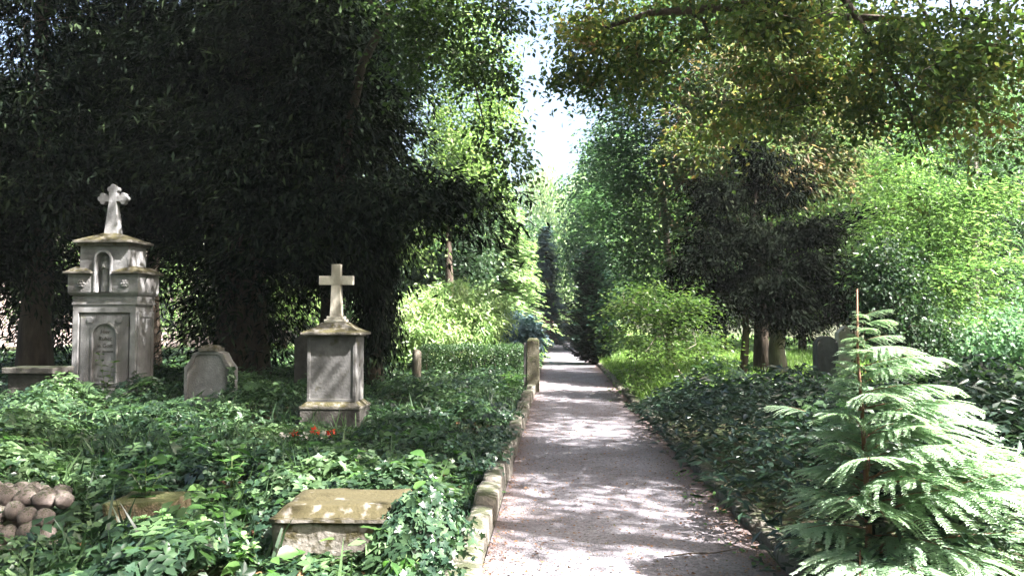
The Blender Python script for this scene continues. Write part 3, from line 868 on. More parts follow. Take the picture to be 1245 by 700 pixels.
def crown_points(blobs, ncl, per, rc, flat=.55, shell=.45, gap=.0, gseed=0, gs=.9):
    bl = np.array(blobs, float)
    w = (bl[:, 3] * bl[:, 4] * bl[:, 5]) ** (2 / 3)
    idx = rng.choice(len(bl), ncl, p=w / w.sum())
    d = unit(rng.normal(size=(ncl, 3)))
    r = rng.random(ncl) ** shell * np.where(rng.random(ncl) < .2, 1.22, 1.0)
    C_ = bl[idx, :3] + d * r[:, None] * bl[idx, 3:]
    if gap > 0:
        k = noise3(C_, gs, gseed) > (-1 + 2 * gap) * .7
        C_, idx = C_[k], idx[k]
    C_ = C_[C_[:, 2] > .12]
    cc = bl[:, :3].mean(0)
    out = C_ - (np.array([cc[0], cc[1], 0]) + np.array([0, 0, 1]) * C_[:, 2:3] * [0, 0, 1])
    out[:, 2] *= .3
    out = unit(out)
    n = len(C_)
    sc = .45 + 1.0 * rng.random(n)
    off = np.clip(rng.normal(size=(n, per, 3)), -1.7, 1.7) * (rc * sc)[:, None, None] * np.array([1, 1, flat])
    off[..., 2] -= .35 * (off[..., 0] ** 2 + off[..., 1] ** 2) / rc
    Pp = (C_[:, None] + off).reshape(-1, 3)
    O = unit(out[:, None] * .8 + off / rc * np.array([1, 1, .3])).reshape(-1, 3)
    tint = (rng.random((n, 1)) * .55 + rng.random((n, per)) * .45).ravel()
    return Pp, O, tint, C_


def crown_mesh(name, blobs, ncl, per, rc, tpl, size, style='broad', flat=.55, shell=.45, gap=0, gseed=0, gs=.9):
    Pp, O, tint, C_ = crown_points(blobs, ncl, per, rc, flat, shell, gap, gseed, gs)
    k = Pp[:, 2] > .05
    Pp, O, tint = Pp[k], O[k], tint[k]
    Fw, Nn = orient(len(Pp), style, O)
    S = size * (.65 + .7 * rng.random(len(Pp)))
    V, T, C = leaf_arrays(Pp, Fw, Nn, S, tpl, tint)
    return np_mesh(name, V, T, C), C_


def wob(a, b, n, amp):
    a, b = Vector(a), Vector(b)
    pts = []
    for i in range(n + 1):
        t = i / n
        p = a.lerp(b, t)
        k = math.sin(math.pi * t) * amp
        pts.append(p + Vector((random.uniform(-k, k), random.uniform(-k, k), random.uniform(-k, k) * .5)))
    return pts


def limbs(mb, trunk_pts, blobs, C_, r0, ntw=18, sag=.12):
    """boughs grow from the trunk towards the leaf clusters, each forking off the nearest wood already there"""
    tp = [Vector(p) for p in trunk_pts]
    N_, par = [], []
    for a, b in zip(tp[2:], tp[3:]):
        for k in range(4):
            N_.append(np.array(a.lerp(b, k / 4))); par.append(-1)
    N_.append(np.array(tp[-1])); par.append(-1)
    nt = len(N_)
    m = min(len(C_), max(60, ntw * len(blobs) // 2))
    tg = C_[rng.choice(len(C_), m, replace=False)]
    T0 = np.array(N_)
    dt = np.array([np.min(np.linalg.norm(T0 - q, axis=1)) for q in tg])
    for q in tg[np.argsort(dt)]:
        A = np.array(N_)
        d = np.linalg.norm(A - q, axis=1)
        up = np.maximum(0, A[:, 2] - q[2]) * .5
        j = int(np.argmin(d + up))
        L = d[j]
        if L < .15: continue
        k = max(1, int(L / .7))
        p0 = A[j]; prev = j
        for i in range(1, k + 1):
            t = i / k
            p = p0 + (q - p0) * t + rng.normal(size=3) * .05 * min(L, 1.5) * (i < k)
            p[2] += .10 * L * math.sin(math.pi * t) * .6
            N_.append(p); par.append(prev); prev = len(N_) - 1
    n = len(N_)
    w = np.zeros(n)
    kids = [[] for _ in range(n)]
    for i in range(n - 1, nt - 1, -1):
        if w[i] == 0: w[i] = 1
        w[par[i]] += w[i]; kids[par[i]].append(i)
    wt = max(w[:nt].max(), 1)
    rad = lambda i: max(.004, .0055 * w[i] ** .55)
    big = max(rad(i) for i in range(nt, n)) if n > nt else 1
    sc = min(1.0, r0 * .6 / big)
    done = set()
    for i in range(nt, n):
        if i in done: continue
        chain = [par[i], i]; done.add(i)
        while kids[chain[-1]]:
            c = max(kids[chain[-1]], key=lambda c: w[c])
            if c in done: break
            chain.append(c); done.add(c)
        rr = [max(.004, rad(c) * sc) for c in chain]
        rr[0] = rr[1] if chain[0] < nt else min(rr[0], rr[1] * 1.1)
        rr[-1] *= .5
        mb.tube([N_[c] for c in chain], rr, 6 if rr[0] > .03 else 4, cap=False)


def bl_c(b): return np.array(b[:3])


def tree(name, label, cat, base, top, r0, blobs, mat, ncl, per, rc, tpl, size, style='broad', bark='bark', group=None,
         flat=.55, shell=.45, gap=0, gseed=0, ntw=18, trunk_pts=None, gs=.9, part='crown', tname='trunk'):
    t = thing(name, label, cat, (base[0], base[1], 0), group)
    if trunk_pts is None:
        trunk_pts = wob((base[0], base[1], -.15), top, 7, .10)
        trunk_pts[0] = Vector((base[0], base[1], -.15))
    me, C_ = crown_mesh(part, blobs, ncl, per, rc, tpl, size, style, flat, shell, gap, gseed, gs)
    link(part, me, mat, t)
    mb = MB()
    n = len(trunk_pts)
    mb.tube(trunk_pts, [r0 * 1.25 if i == 0 else r0 * (1 - .8 * i / (n - 1)) for i in range(n)], 12)
    limbs(mb, trunk_pts, blobs, C_, r0, ntw)
    mb.build(tname, M[bark], t, smooth=True)
    return t


GY = 'dark yews behind the graves'
# left yews: black mass behind the graves, hanging low
Y1 = 18.5
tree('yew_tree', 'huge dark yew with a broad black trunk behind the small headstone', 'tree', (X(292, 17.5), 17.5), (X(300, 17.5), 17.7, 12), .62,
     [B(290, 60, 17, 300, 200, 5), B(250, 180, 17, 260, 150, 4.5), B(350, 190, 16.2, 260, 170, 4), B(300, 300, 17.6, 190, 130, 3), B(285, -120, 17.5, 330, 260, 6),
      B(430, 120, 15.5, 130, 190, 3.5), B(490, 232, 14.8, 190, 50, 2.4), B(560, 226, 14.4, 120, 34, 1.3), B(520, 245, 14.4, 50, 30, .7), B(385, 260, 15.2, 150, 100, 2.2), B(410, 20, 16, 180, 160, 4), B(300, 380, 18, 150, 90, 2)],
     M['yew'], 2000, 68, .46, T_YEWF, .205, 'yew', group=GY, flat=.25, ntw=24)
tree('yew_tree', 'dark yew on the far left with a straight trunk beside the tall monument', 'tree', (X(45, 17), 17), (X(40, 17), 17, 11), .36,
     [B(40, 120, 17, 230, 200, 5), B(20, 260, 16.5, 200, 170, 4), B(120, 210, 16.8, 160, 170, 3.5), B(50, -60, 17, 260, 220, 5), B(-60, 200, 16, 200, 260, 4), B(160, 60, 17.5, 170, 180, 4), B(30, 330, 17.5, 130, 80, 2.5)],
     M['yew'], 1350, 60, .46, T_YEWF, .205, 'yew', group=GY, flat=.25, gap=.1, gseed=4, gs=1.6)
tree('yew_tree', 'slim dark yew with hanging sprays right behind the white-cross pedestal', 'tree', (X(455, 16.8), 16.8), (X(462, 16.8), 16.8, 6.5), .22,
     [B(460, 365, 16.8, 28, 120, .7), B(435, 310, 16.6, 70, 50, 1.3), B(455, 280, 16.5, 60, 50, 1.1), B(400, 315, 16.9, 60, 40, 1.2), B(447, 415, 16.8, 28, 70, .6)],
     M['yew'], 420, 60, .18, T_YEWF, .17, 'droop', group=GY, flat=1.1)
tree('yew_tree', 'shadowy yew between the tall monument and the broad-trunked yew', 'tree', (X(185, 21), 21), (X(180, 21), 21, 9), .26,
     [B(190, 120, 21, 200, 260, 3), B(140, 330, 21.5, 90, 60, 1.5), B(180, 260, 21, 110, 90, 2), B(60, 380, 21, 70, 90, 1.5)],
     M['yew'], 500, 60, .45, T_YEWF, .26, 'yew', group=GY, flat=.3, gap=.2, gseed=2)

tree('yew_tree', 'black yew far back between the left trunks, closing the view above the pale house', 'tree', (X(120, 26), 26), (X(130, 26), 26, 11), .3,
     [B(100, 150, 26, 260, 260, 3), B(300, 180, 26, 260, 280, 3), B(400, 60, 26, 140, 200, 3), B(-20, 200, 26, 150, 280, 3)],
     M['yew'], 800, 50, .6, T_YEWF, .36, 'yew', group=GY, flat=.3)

# maple hanging over the gap, left of the path
tree('maple_tree', 'broad leaved tree hanging leafy strings over the path from the left', 'tree', (X(395, 17.9), 17.9), (X(470, 12.5), 12.5, 8.5), .16,
     [B(520, 30, 11.5, 150, 110, 2.5), B(580, 80, 11, 70, 90, 1.6), B(520, 0, 11, 150, 80, 2.2), B(500, 90, 12, 80, 90, 2), B(590, 150, 11, 34, 120, .7), B(625, 165, 11, 34, 110, .7),
      B(618, 95, 11, 40, 60, .8), B(600, 210, 11, 26, 70, .5), B(480, -60, 12, 240, 140, 3), B(637, 205, 11, 20, 60, .4), B(615, 12, 11, 80, 60, 1.2), B(650, 40, 11.4, 40, 50, .7)],
     M['maple_d'], 740, 18, .15, _T4, .078, 'broad', shell=.7, gap=.3, gseed=3, gs=1.8, ntw=16,
     trunk_pts=[(P(395, 470, 17.9)), P(400, 330, 17), P(415, 200, 15.5), P(440, 80, 14), P(480, 0, 13), P(520, -60, 12.3)])

# overhead beech on the right: the canopy the photograph looks out from under
tree('copper_beech', 'big beech whose yellow-green and coppery boughs roof the upper right', 'tree', (10.5, 6.0), (8.0, 6.2, 13), .38,
     [B(820, -10, 8.2, 260, 130, 2.6), B(720, 35, 8.6, 100, 110, 1.3), B(700, 85, 8.8, 60, 60, .7), B(675, 15, 8.6, 60, 50, 1), B(950, 20, 8, 220, 140, 2.6), B(1080, 50, 7.6, 220, 150, 2.4), B(1190, 70, 7.4, 170, 190, 2.4),
      B(1125, 180, 7.8, 80, 100, .9), B(1220, 170, 7.6, 80, 80, 1), B(1060, 140, 8, 60, 60, .7), B(800, 90, 9, 110, 80, 1.2), B(900, 90, 9, 130, 80, 1.2), B(980, 95, 8.6, 130, 70, 1.1), B(1020, 20, 9, 160, 90, 1.6), B(760, 60, 9, 80, 70, 1), B(870, 135, 8.6, 30, 50, .5), B(960, 150, 8.4, 34, 50, .5), B(1005, 130, 8.2, 40, 50, .5), B(785, 125, 9, 40, 50, .6), B(1175, 190, 7.8, 40, 60, .5), B(1112, 225, 7.8, 24, 40, .4), B(1088, 190, 7.8, 24, 60, .4), B(730, 95, 8.8, 30, 40, .4), B(880, 150, 9.4, 60, 50, .8), B(950, 120, 9, 120, 50, 1), B(1040, 110, 8.4, 80, 70, .8), B(825, 165, 9.6, 40, 60, .6), B(1150, 140, 7.8, 90, 80, 1), B(640, 0, 9, 50, 30, .6)],
     M['beech'], 1750, 26, .15, _T4, .062, 'broad', shell=.75, gap=.3, gseed=5, gs=1.6, ntw=22, flat=.5,
     trunk_pts=[(10.5, 6, -.2), (10.5, 6, 2), (10.3, 6.1, 4), (9.8, 6.4, 5.6), (8.6, 6.8, 6.6), (6.8, 7.2, 7.0), (4.8, 7.8, 7.1), (3, 8.4, 7)])
mb = MB(); mb.tube([P(1300, -110, 7.3), P(1160, -45, 7.6), P(1020, -12, 7.8), P(880, 10, 8), P(790, 16, 8.2), P(735, 34, 8.4), P(690, 62, 8.6)], [.09, .075, .06, .048, .035, .022, .008], 8)
mb.tube([P(1020, -12, 7.8), P(1060, 50, 7.7), P(1100, 120, 7.8), P(1125, 190, 7.8)], [.04, .028, .018, .006], 6)
mb.build('bough', M['bark'], bpy.data.objects['copper_beech'], smooth=True)
tree('beech_tree', 'beech overhanging the camera whose leaves dapple the path and the left bed with shade', 'tree', (11.5, 1.0), (9.0, 2, 13), .34,
     [(1.3, 1.6, 9, 2.2, 2.0, .8), (3.3, 2.6, 9, 1.1, 1.5, .7), (1.2, 5.5, 9.2, 2.7, 2.3, .8), (5, 5.8, 9.3, 2.6, 2.3, .8), (8.6, 6, 9.3, 2.4, 2.6, .8), (11.8, 6, 9, 2.3, 3, .8), (7.1, 3.3, 9.1, .6, .8, .4)],
     M['beech'], 1500, 30, .34, T_LEAF, .13, 'broad', shell=.7, gap=.18, gseed=15, gs=2.4, ntw=12, flat=.4,
     trunk_pts=[(11.5, 1, -.2), (11.4, 1.1, 4), (10.8, 1.6, 7), (9, 2.4, 9), (6.5, 3.4, 9.8), (4, 4, 10)])
tree('shade_tree', 'unseen tree added behind the left of the camera to shade the left bed', 'tree', (-9.5, -1.5), (-8, 1, 12), .4,  # unseen tree, added to keep sky light off the left bed
     [(-4, 3, 10, 3.2, 2.8, 1.6), (-7.5, 7, 10, 3, 3, 1.8), (-3.5, 8, 11, 2.8, 2.4, 1.4), (-9, 1.5, 10, 3, 3, 2), (-.5, .5, 10.5, 2.6, 2.4, 1.4), (-11, 11, 10, 2.6, 3, 2), (-5.5, 12, 11, 2.6, 2.2, 1.5)],
     M['maple'], 1500, 22, .42, T_LEAF, .17, 'broad', shell=.7, gap=.08, gseed=16, gs=2, ntw=10,
     trunk_pts=[(-9.5, -1.5, -.2), (-9.4, -1.4, 4), (-9, -.8, 7), (-8, .8, 9), (-6.5, 3, 10), (-5.5, 6, 10.6)])
tree('tall_lime_tree', 'tall tree right of the path whose high crown shades the graves', 'tree', (10.4, 12.5), (6.5, 11.5, 15), .3,
     [(4.5, 10.5, 10.5, 4.0, 3.4, 2.2), (1.0, 11.5, 11, 3, 3, 2), (4, 14, 12, 4, 2.6, 2.0), (8.5, 11, 10.5, 3, 3, 1.5), (-2, 13, 12, 2.5, 2.5, 1.6)],
     M['maple'], 1300, 24, .4, T_LEAF, .17, 'broad', shell=.7, gap=.14, gs=2, gseed=6, ntw=10, trunk_pts=[(10.4, 12.5, -.2), (10.3, 12.4, 4), (9.8, 12.2, 7.5), (8.5, 12, 9), (6.5, 11.6, 10.5), (4.5, 11, 11.5)])

GR = 'trees right of the path'
# right hand trees
tree('hornbeam_tree', 'tall green hornbeam wall of leaves leaning over the right of the path', 'tree', (X(815, 24.5), 24.5), (X(805, 24), 24, 11), .15,
     [B(790, 120, 22, 140, 220, 3.5), B(770, 230, 22, 110, 130, 2.6), B(775, 300, 22, 90, 110, 2.4), B(820, 40, 22, 150, 160, 4), B(745, 180, 24, 70, 120, 2), B(850, 200, 22, 90, 200, 3), B(790, 370, 21, 80, 80, 2), B(728, 250, 27, 50, 80, 2)],
     M['hornbeam'], 1700, 24, .34, T_LEAF, .125, 'flat', group=GR, flat=.25, gap=.1, gs=1.8, gseed=32)
tree('hornbeam_tree', 'paler green tree far along the right edge of the path', 'tree', (X(735, 42), 42), (X(725, 42), 42, 10), .22,
     [B(722, 250, 42, 60, 90, 4), B(712, 300, 42, 46, 80, 4), B(740, 200, 40, 70, 120, 4), B(735, 330, 40, 60, 110, 4)],
     M['hornbeam'], 600, 22, .42, T_LEAF, .2, 'broad', group=GR)
tree('rusty_conifer', 'tall conifer with rusty brown sprays above the dark yew', 'tree', (X(925, 21.5), 21.5), (X(920, 21.5), 21.5, 11.5), .2,
     [B(860, 170, 20.5, 100, 130, 2), B(930, 110, 21, 170, 130, 2.6), B(1000, 160, 21, 110, 120, 2.2), B(880, 90, 21, 120, 110, 2.4), B(940, 200, 21, 180, 110, 2.6), B(850, 250, 20.5, 70, 100, 1.6), B(930, 20, 22, 160, 140, 3)],
     M['red'], 850, 50, .34, T_YEWF, .19, 'yew', group=GR, flat=.35, gap=.1, gseed=8)
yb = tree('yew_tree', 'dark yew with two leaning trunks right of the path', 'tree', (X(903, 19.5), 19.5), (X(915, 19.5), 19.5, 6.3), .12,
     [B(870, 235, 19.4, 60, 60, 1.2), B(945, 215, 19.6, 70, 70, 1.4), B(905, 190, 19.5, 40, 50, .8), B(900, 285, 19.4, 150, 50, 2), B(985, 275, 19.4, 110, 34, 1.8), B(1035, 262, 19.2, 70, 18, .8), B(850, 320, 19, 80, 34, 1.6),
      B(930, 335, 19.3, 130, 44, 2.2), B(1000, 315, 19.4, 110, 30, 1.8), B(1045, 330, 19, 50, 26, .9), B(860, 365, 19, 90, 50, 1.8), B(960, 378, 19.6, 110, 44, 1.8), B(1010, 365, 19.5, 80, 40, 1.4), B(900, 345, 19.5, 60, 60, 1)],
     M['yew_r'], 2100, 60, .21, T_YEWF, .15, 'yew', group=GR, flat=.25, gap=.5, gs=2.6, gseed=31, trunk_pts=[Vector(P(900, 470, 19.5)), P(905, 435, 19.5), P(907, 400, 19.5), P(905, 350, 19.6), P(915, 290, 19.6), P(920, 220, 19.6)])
mb = MB(); mb.tube([P(948, 462, 20.4), P(944, 425, 20.4), P(948, 380, 20.4), P(945, 330, 20.2), P(935, 270, 20)], [.26, .2, .17, .12, .07], 10)
mb.build('trunk', M['bark_p'], yb, smooth=True)
tree('slender_tree', 'slender young tree with a straight thin stem amid light green leaves', 'tree', (X(1040, 23), 23), (X(1040, 23), 23, 9.6), .06,
     [B(1040, 140, 23, 110, 110, 2.4), B(1035, 220, 23, 130, 90, 2.6), B(1010, 110, 23.4, 90, 90, 2.2), B(1065, 180, 23, 90, 90, 2.2), B(1050, 280, 23, 100, 80, 2.4), B(1040, 60, 23, 90, 90, 2.4)],
     M['bright'], 520, 22, .32, T_LANCE2, .17, 'flat', group=GR, gap=.1)
tree('elder_bush', 'large bright green leafy bush behind the young conifer on the right', 'bush', (X(1130, 14), 14), (X(1130, 14), 14, 3.4), .09,
     [B(1130, 260, 13.8, 150, 110, 2.4), B(1110, 325, 13.4, 100, 110, 2), B(1170, 330, 13.6, 110, 120, 2.2), B(1150, 400, 13.4, 130, 90, 2.2), B(1100, 215, 14.2, 70, 60, 1.8), B(1095, 390, 13.4, 50, 70, 1.3), B(1190, 230, 13.8, 80, 60, 1.6)],
     M['bright'], 1000, 26, .24, T_LANCE2, .10, 'flat', gap=.28, gs=2.8, gseed=33, flat=.35, part='foliage', tname='stem')
tree('holly_bush', 'darker grey-green glossy bush directly behind the young conifer leader', 'bush', (X(1085, 13), 13), (X(1085, 13), 13, 2.4), .06,
     [B(1085, 360, 13, 70, 90, 1.5), B(1115, 400, 12.6, 80, 60, 1.5), B(1075, 310, 13.2, 50, 60, 1.2)],
     M['dark_leaf'], 380, 24, .2, T_LEAF, .07, 'broad', gap=.15, gs=3, part='foliage', tname='stem')
tree('ash_tree', 'pale mottled trunk with light green leaves at the right edge', 'tree', (X(1180, 20), 20), (X(1190, 20), 20, 9), .22,
     [B(1210, 250, 19, 110, 150, 2.6), B(1190, 130, 20, 170, 150, 3), B(1240, 320, 18.5, 110, 100, 2.4), B(1100, 110, 21, 150, 150, 3), B(1250, 200, 18, 120, 130, 2.5)],
     M['hornbeam'], 650, 20, .3, T_LANCE2, .15, 'broad', bark='bark_p', group=GR, gap=.12, gseed=9)
tree('dark_trunked_tree', 'tree with a dark forked trunk at the far right edge', 'tree', (X(1228, 24), 24), (X(1240, 24), 24, 8), .22,
     [B(1240, 280, 24, 120, 140, 3), B(1260, 160, 24, 160, 160, 3)], M['hornbeam'], 350, 20, .35, T_LEAF, .17, 'broad', group=GR)
tree('variegated_shrub', 'pale variegated shrub at the right edge below the leafy trees', 'bush', (X(1225, 12), 12), (X(1225, 12), 12, 1.5), .04,
     [B(1220, 410, 12, 90, 70, 1.6), B(1180, 430, 12, 70, 50, 1.4), B(1255, 400, 12, 70, 80, 1.5)], M['varieg'], 300, 18, .16, T_LEAF, .075, 'broad', part='foliage', tname='stem')
tree('olive_shrub', 'yellow-green shrub with pale leaning stems by the path edge', 'bush', (X(838, 16.8), 16.8), (X(790, 16.6), 16.6, 1.9), .035,
     [B(785, 365, 16.6, 80, 50, 1.6), B(760, 405, 16.4, 60, 40, 1.4), B(815, 385, 16.8, 70, 50, 1.4), B(850, 415, 17, 70, 40, 1.4), B(800, 425, 16, 70, 30, 1.2), B(775, 455, 16, 50, 24, 1), B(840, 365, 17, 50, 40, 1.2), B(755, 372, 17, 40, 30, 1)],
     M['olive'], 400, 20, .19, T_LEAF, .08, 'flat', bark='bark_p', part='foliage', tname='stem', flat=.35,
     trunk_pts=[P(838, 470, 16.8), P(826, 452, 16.8), P(818, 440, 16.8), P(812, 420, 16.7), P(800, 385, 16.6)])
tree('shade_bush', 'dark rounded bush at the right edge below the variegated shrub', 'bush', (X(1215, 8.5), 8.5), (X(1215, 8.5), 8.5, 1.0), .04,
     [B(1210, 490, 8.5, 160, 110, 1.8), B(1180, 540, 8, 140, 90, 1.5), B(1260, 520, 7.6, 140, 150, 1.6)], M['laurel'], 420, 20, .16, T_LEAF, .085, 'broad', part='foliage', tname='stem')

# centre distance
tree('rhododendron', 'large rounded sunlit rhododendron left of the path', 'bush', (X(540, 23), 23), (X(540, 23), 23, 2), .09,
     [B(548, 374, 23, 110, 70, 2.6), B(588, 388, 22.6, 66, 58, 2.2), B(512, 388, 22, 70, 64, 2.2), B(560, 405, 21.8, 90, 40, 2), B(480, 385, 23, 70, 64, 2), B(490, 418, 21.5, 90, 40, 1.6)],
     M['rhodo'], 520, 34, .15, T_LANCE2, .17, 'broad', part='foliage', tname='stem', shell=.3)
tree('holly_tree', 'dark green tree rising directly behind the sunlit rhododendron', 'tree', (X(560, 30), 30), (X(555, 30), 30, 5), .14,
     [B(570, 310, 30, 70, 70, 2.6), B(530, 320, 30, 70, 50, 2.6), B(500, 350, 30, 70, 60, 2.4), B(575, 260, 30, 50, 60, 2)],
     M['dark_leaf'], 420, 24, .3, T_LEAF, .15, 'broad', gap=.08, gs=2)
tree('lime_tree', 'sunlit yellow-green tree rising left of the path beyond the yews', 'tree', (X(545, 28), 28), (X(550, 28), 28, 8.5), .2,
     [B(555, 160, 28, 110, 110, 3.5), B(515, 235, 28, 100, 90, 3.5), B(580, 205, 28, 60, 60, 3), B(560, 60, 28, 130, 120, 4), B(500, 290, 28, 60, 50, 3), B(605, 130, 29, 50, 70, 2.4)],
     M['lime'], 1000, 20, .38, T_LEAF, .15, 'broad', gap=.12, gseed=11, gs=2)


def conifer_mesh(name, h, r, nlev, nbr, tpl, size, droop, z0=.3, pw=.8, density=10, tilt=0.0):
    L = []
    mbk = MB(); mbk.tube([(0, 0, -.15), (0, 0, h * .5), (0, 0, h)], [r * .06 + .04, r * .035 + .03, .01], 8)
    for l in range(nlev):
        f = l / nlev
        z = z0 + (h - z0) * f
        R = r * (1 - f) ** pw * random.uniform(.8, 1.15) + .08
        for b in range(nbr):
            a = random.uniform(0, 6.283)
            RR = R * random.uniform(.7, 1.12)
            n = max(3, int(density * RR / r) + 2)
            t = np.linspace(.15, 1, n)
            dirv = np.array([math.cos(a), math.sin(a)])
            side = np.array([-dirv[1], dirv[0]])
            zz = z + RR * (tilt * t - droop * t ** 2)
            mbk.tube([(0, 0, z), (dirv[0] * RR * .5, dirv[1] * RR * .5, z + RR * (tilt * .5 - droop * .25)), (dirv[0] * RR * .95, dirv[1] * RR * .95, z + RR * (tilt * .95 - droop * .9))], [.012 + .012 * R, .01, .004], 4, cap=False)
            for sgn in (-1, 0, 1):
                pos = np.stack([dirv[0] * RR * t, dirv[1] * RR * t, zz], -1) + rng.normal(size=(n, 3)) * .03 * r
                fw = np.stack([dirv[0] + sgn * side[0] * 1.1 + 0 * t, dirv[1] + sgn * side[1] * 1.1 + 0 * t, -droop * t * 1.2 + 0 * t], -1) + rng.normal(size=(n, 3)) * .15
                S = size * (1.1 - .55 * t) * (.8 + .4 * rng.random(n)) * (.5 + .5 * RR / r)
                nn = np.tile([0, 0, 1.0], (n, 1)) + rng.normal(size=(n, 3)) * .2
                L.append(leaf_arrays(pos, fw, nn, S, tpl, rng.random(n) * .5 + .5 * t * rng.random()))
    V, T, C = join_arrays(L)
    me = np_mesh(name, V, T, C)
    mt = bpy.data.meshes.new('trunk'); mt.from_pydata(mbk.v, [], mbk.f)
    for p in mt.polygons: p.use_smooth = True
    return me, mt


def conifer(name, label, x, y, mesh, mat, bark='bark', s=1.0, group=None, rz=0, cat='tree'):
    t = thing(name, label, cat, (x, y, 0), group, rz)
    t.scale = (s, s, s)
    link('crown', mesh[0], mat, t, local=True)
    link('trunk', mesh[1], M[bark], t, local=True)
    return t


cm = conifer_mesh('crown', 7.6, 2.3, 40, 11, T_FEATH, .55, .35, .4, .7, 9, .1)
conifer('hemlock_tree', 'light green layered conifer left of the path, beside the blue spruce', X(612, 33), 33, cm, M['larch'])
cm2 = conifer_mesh('crown', 7.0, 1.15, 46, 11, T_FEATH, .42, .25, .3, .5, 8, .25)
conifer('blue_spruce', 'narrow blue-grey spruce at the left of the path end', X(664, 44), 44, cm2, M['spruce'])
cm3 = conifer_mesh('crown', 3.9, .95, 44, 13, T_FEATH, .3, -.3, .05, .45, 8, .35)
conifer('dark_cypress', 'dark columnar cypress standing at the right edge of the path', X(722, 29), 29, cm3, M['dark'], rz=1, s=1.12)
tree('weeping_willow', 'pale feathery tree closing the far end of the path', 'tree', (X(688, 74), 74), (X(690, 74), 74, 12), .3,
     [B(690, 270, 74, 50, 80, 5), B(700, 320, 74, 60, 70, 5), B(672, 310, 74, 50, 90, 5), B(705, 240, 76, 40, 60, 5), B(660, 240, 76, 50, 80, 5), B(690, 355, 74, 60, 40, 4)],
     M['pale'], 600, 20, .7, T_LANCE2, .5, 'droop', flat=1.2)
tree('purple_shrub', 'dark purple-leaved shrub left of the path end', 'bush', (X(648, 40), 40), (X(648, 40), 40, 1.2), .05,
     [B(648, 393, 40, 34, 28, 1.6), B(663, 397, 41, 18, 20, 1.2)], M['purple'], 130, 18, .2, T_LEAF, .13, part='foliage', tname='stem')
tree('blue_juniper', 'low blue-green juniper behind the stone post', 'bush', (X(628, 27), 27), (X(628, 27), 27, .9), .05,
     [B(625, 398, 27, 56, 40, 2), B(640, 405, 26, 34, 26, 1.4), B(600, 410, 27, 40, 24, 1.4)], M['spruce'], 240, 20, .2, T_FEATH, .2, 'yew', part='foliage', tname='stem')

# box hedge left of the path and hedge closing it
def hedge(name, label, x0, x1, y0, y1, z1, mat, n, size, lumps=.06):
    t = thing(name, label, 'hedge', ((x0 + x1) / 2, y0, 0))
    A = [(y1 - y0) * (x1 - x0), z1 * (x1 - x0), z1 * (x1 - x0), z1 * (y1 - y0), z1 * (y1 - y0)]
    k = rng.choice(5, n, p=np.array(A) / sum(A))
    u, v = rng.random(n), rng.random(n)
    Pp = np.zeros((n, 3)); N = np.zeros((n, 3))
    xx, yy, zz = x0 + u * (x1 - x0), y0 + v * (y1 - y0), v * z1
    for q, (a, b, c, nn) in enumerate(((xx, yy, z1 + 0 * u, (0, 0, 1)), (xx, y0 + 0 * u, zz, (0, -1, 0)), (xx, y1 + 0 * u, zz, (0, 1, 0)),
                                       (x0 + 0 * u, y0 + u * (y1 - y0), zz, (-1, 0, 0)), (x1 + 0 * u, y0 + u * (y1 - y0), zz, (1, 0, 0)))):
        s = k == q
        Pp[s] = np.stack([a, b, c], -1)[s]; N[s] = nn
    Pp += N * (lumps * noise3(Pp, 2.2, 4)[:, None]) + rng.normal(size=(n, 3)) * .035
    Pp[:, 2] = np.maximum(Pp[:, 2], .03)
    V, T, C = leaf_arrays(Pp, N + rng.normal(size=(n, 3)) * .8, N + rng.normal(size=(n, 3)) * .7, size * (.7 + .6 * rng.random(n)), T_LEAF, rng.random(n))
    link('foliage', np_mesh('foliage', V, T, C), mat, t)
    mb = MB()
    for i in range(int((x1 - x0) / .35) + 1):
        xq = x0 + .1 + i * .35
        if xq < x1: mb.tube(wob((xq, (y0 + y1) / 2, -.1), (xq + random.uniform(-.1, .1), (y0 + y1) / 2 + random.uniform(-.1, .1), z1 * .85), 3, .05), [.025, .02, .012, .006], 5)
    mb.build('stem', M['bark'], t, smooth=True)
    return t


hedge('box_hedge', 'low clipped hedge left of the stone post', X(512, 19.5), X(634, 19.5), 19.5, 20.6, Z(424, 19.5), M['box'], 15000, .055)
hedge('end_hedge', 'dark low hedge closing the far end of the path', X(655, 65), X(705, 65), 65, 66, 1.15, M['dark'], 6000, .16)
for i, (px, Y_, h_) in enumerate(((660, 71, 4), (677, 84, 5.5), (697, 90, 5))):
    pass

# far trees that close the view; crowns share a few meshes
protos = []
for k in range(4):
    bl = [(0, 0, 6.5, 3.2, 3.2, 3.0), (1.8, .5, 4.5, 2.2, 2.2, 1.8), (-1.9, -.4, 5, 2.2, 2.2, 2), (.4, 1, 9, 2.2, 2.2, 2), (-.6, -1.2, 3, 2.4, 2, 1.6), (1.5, -1, 7.8, 1.9, 1.9, 1.6)]
    bl = [(a + random.uniform(-.6, .6), b + random.uniform(-.6, .6), c + random.uniform(-.7, .7), d, e, f) for a, b, c, d, e, f in bl]
    me, C_ = crown_mesh('crown', bl, 420, 24, .55, T_LEAF, .26, 'broad')
    mb = MB(); tp = wob((0, 0, -.2), (0, 0, 9), 6, .15); tp[0] = Vector((0, 0, -.2))
    mb.tube(tp, [.28, .22, .19, .16, .12, .08, .04], 9); limbs(mb, tp, bl, C_, .25, 8)
    mt = bpy.data.meshes.new('trunk'); mt.from_pydata(mb.v, [], mb.f)
    for p in mt.polygons: p.use_smooth = True
    protos.append((me, mt))


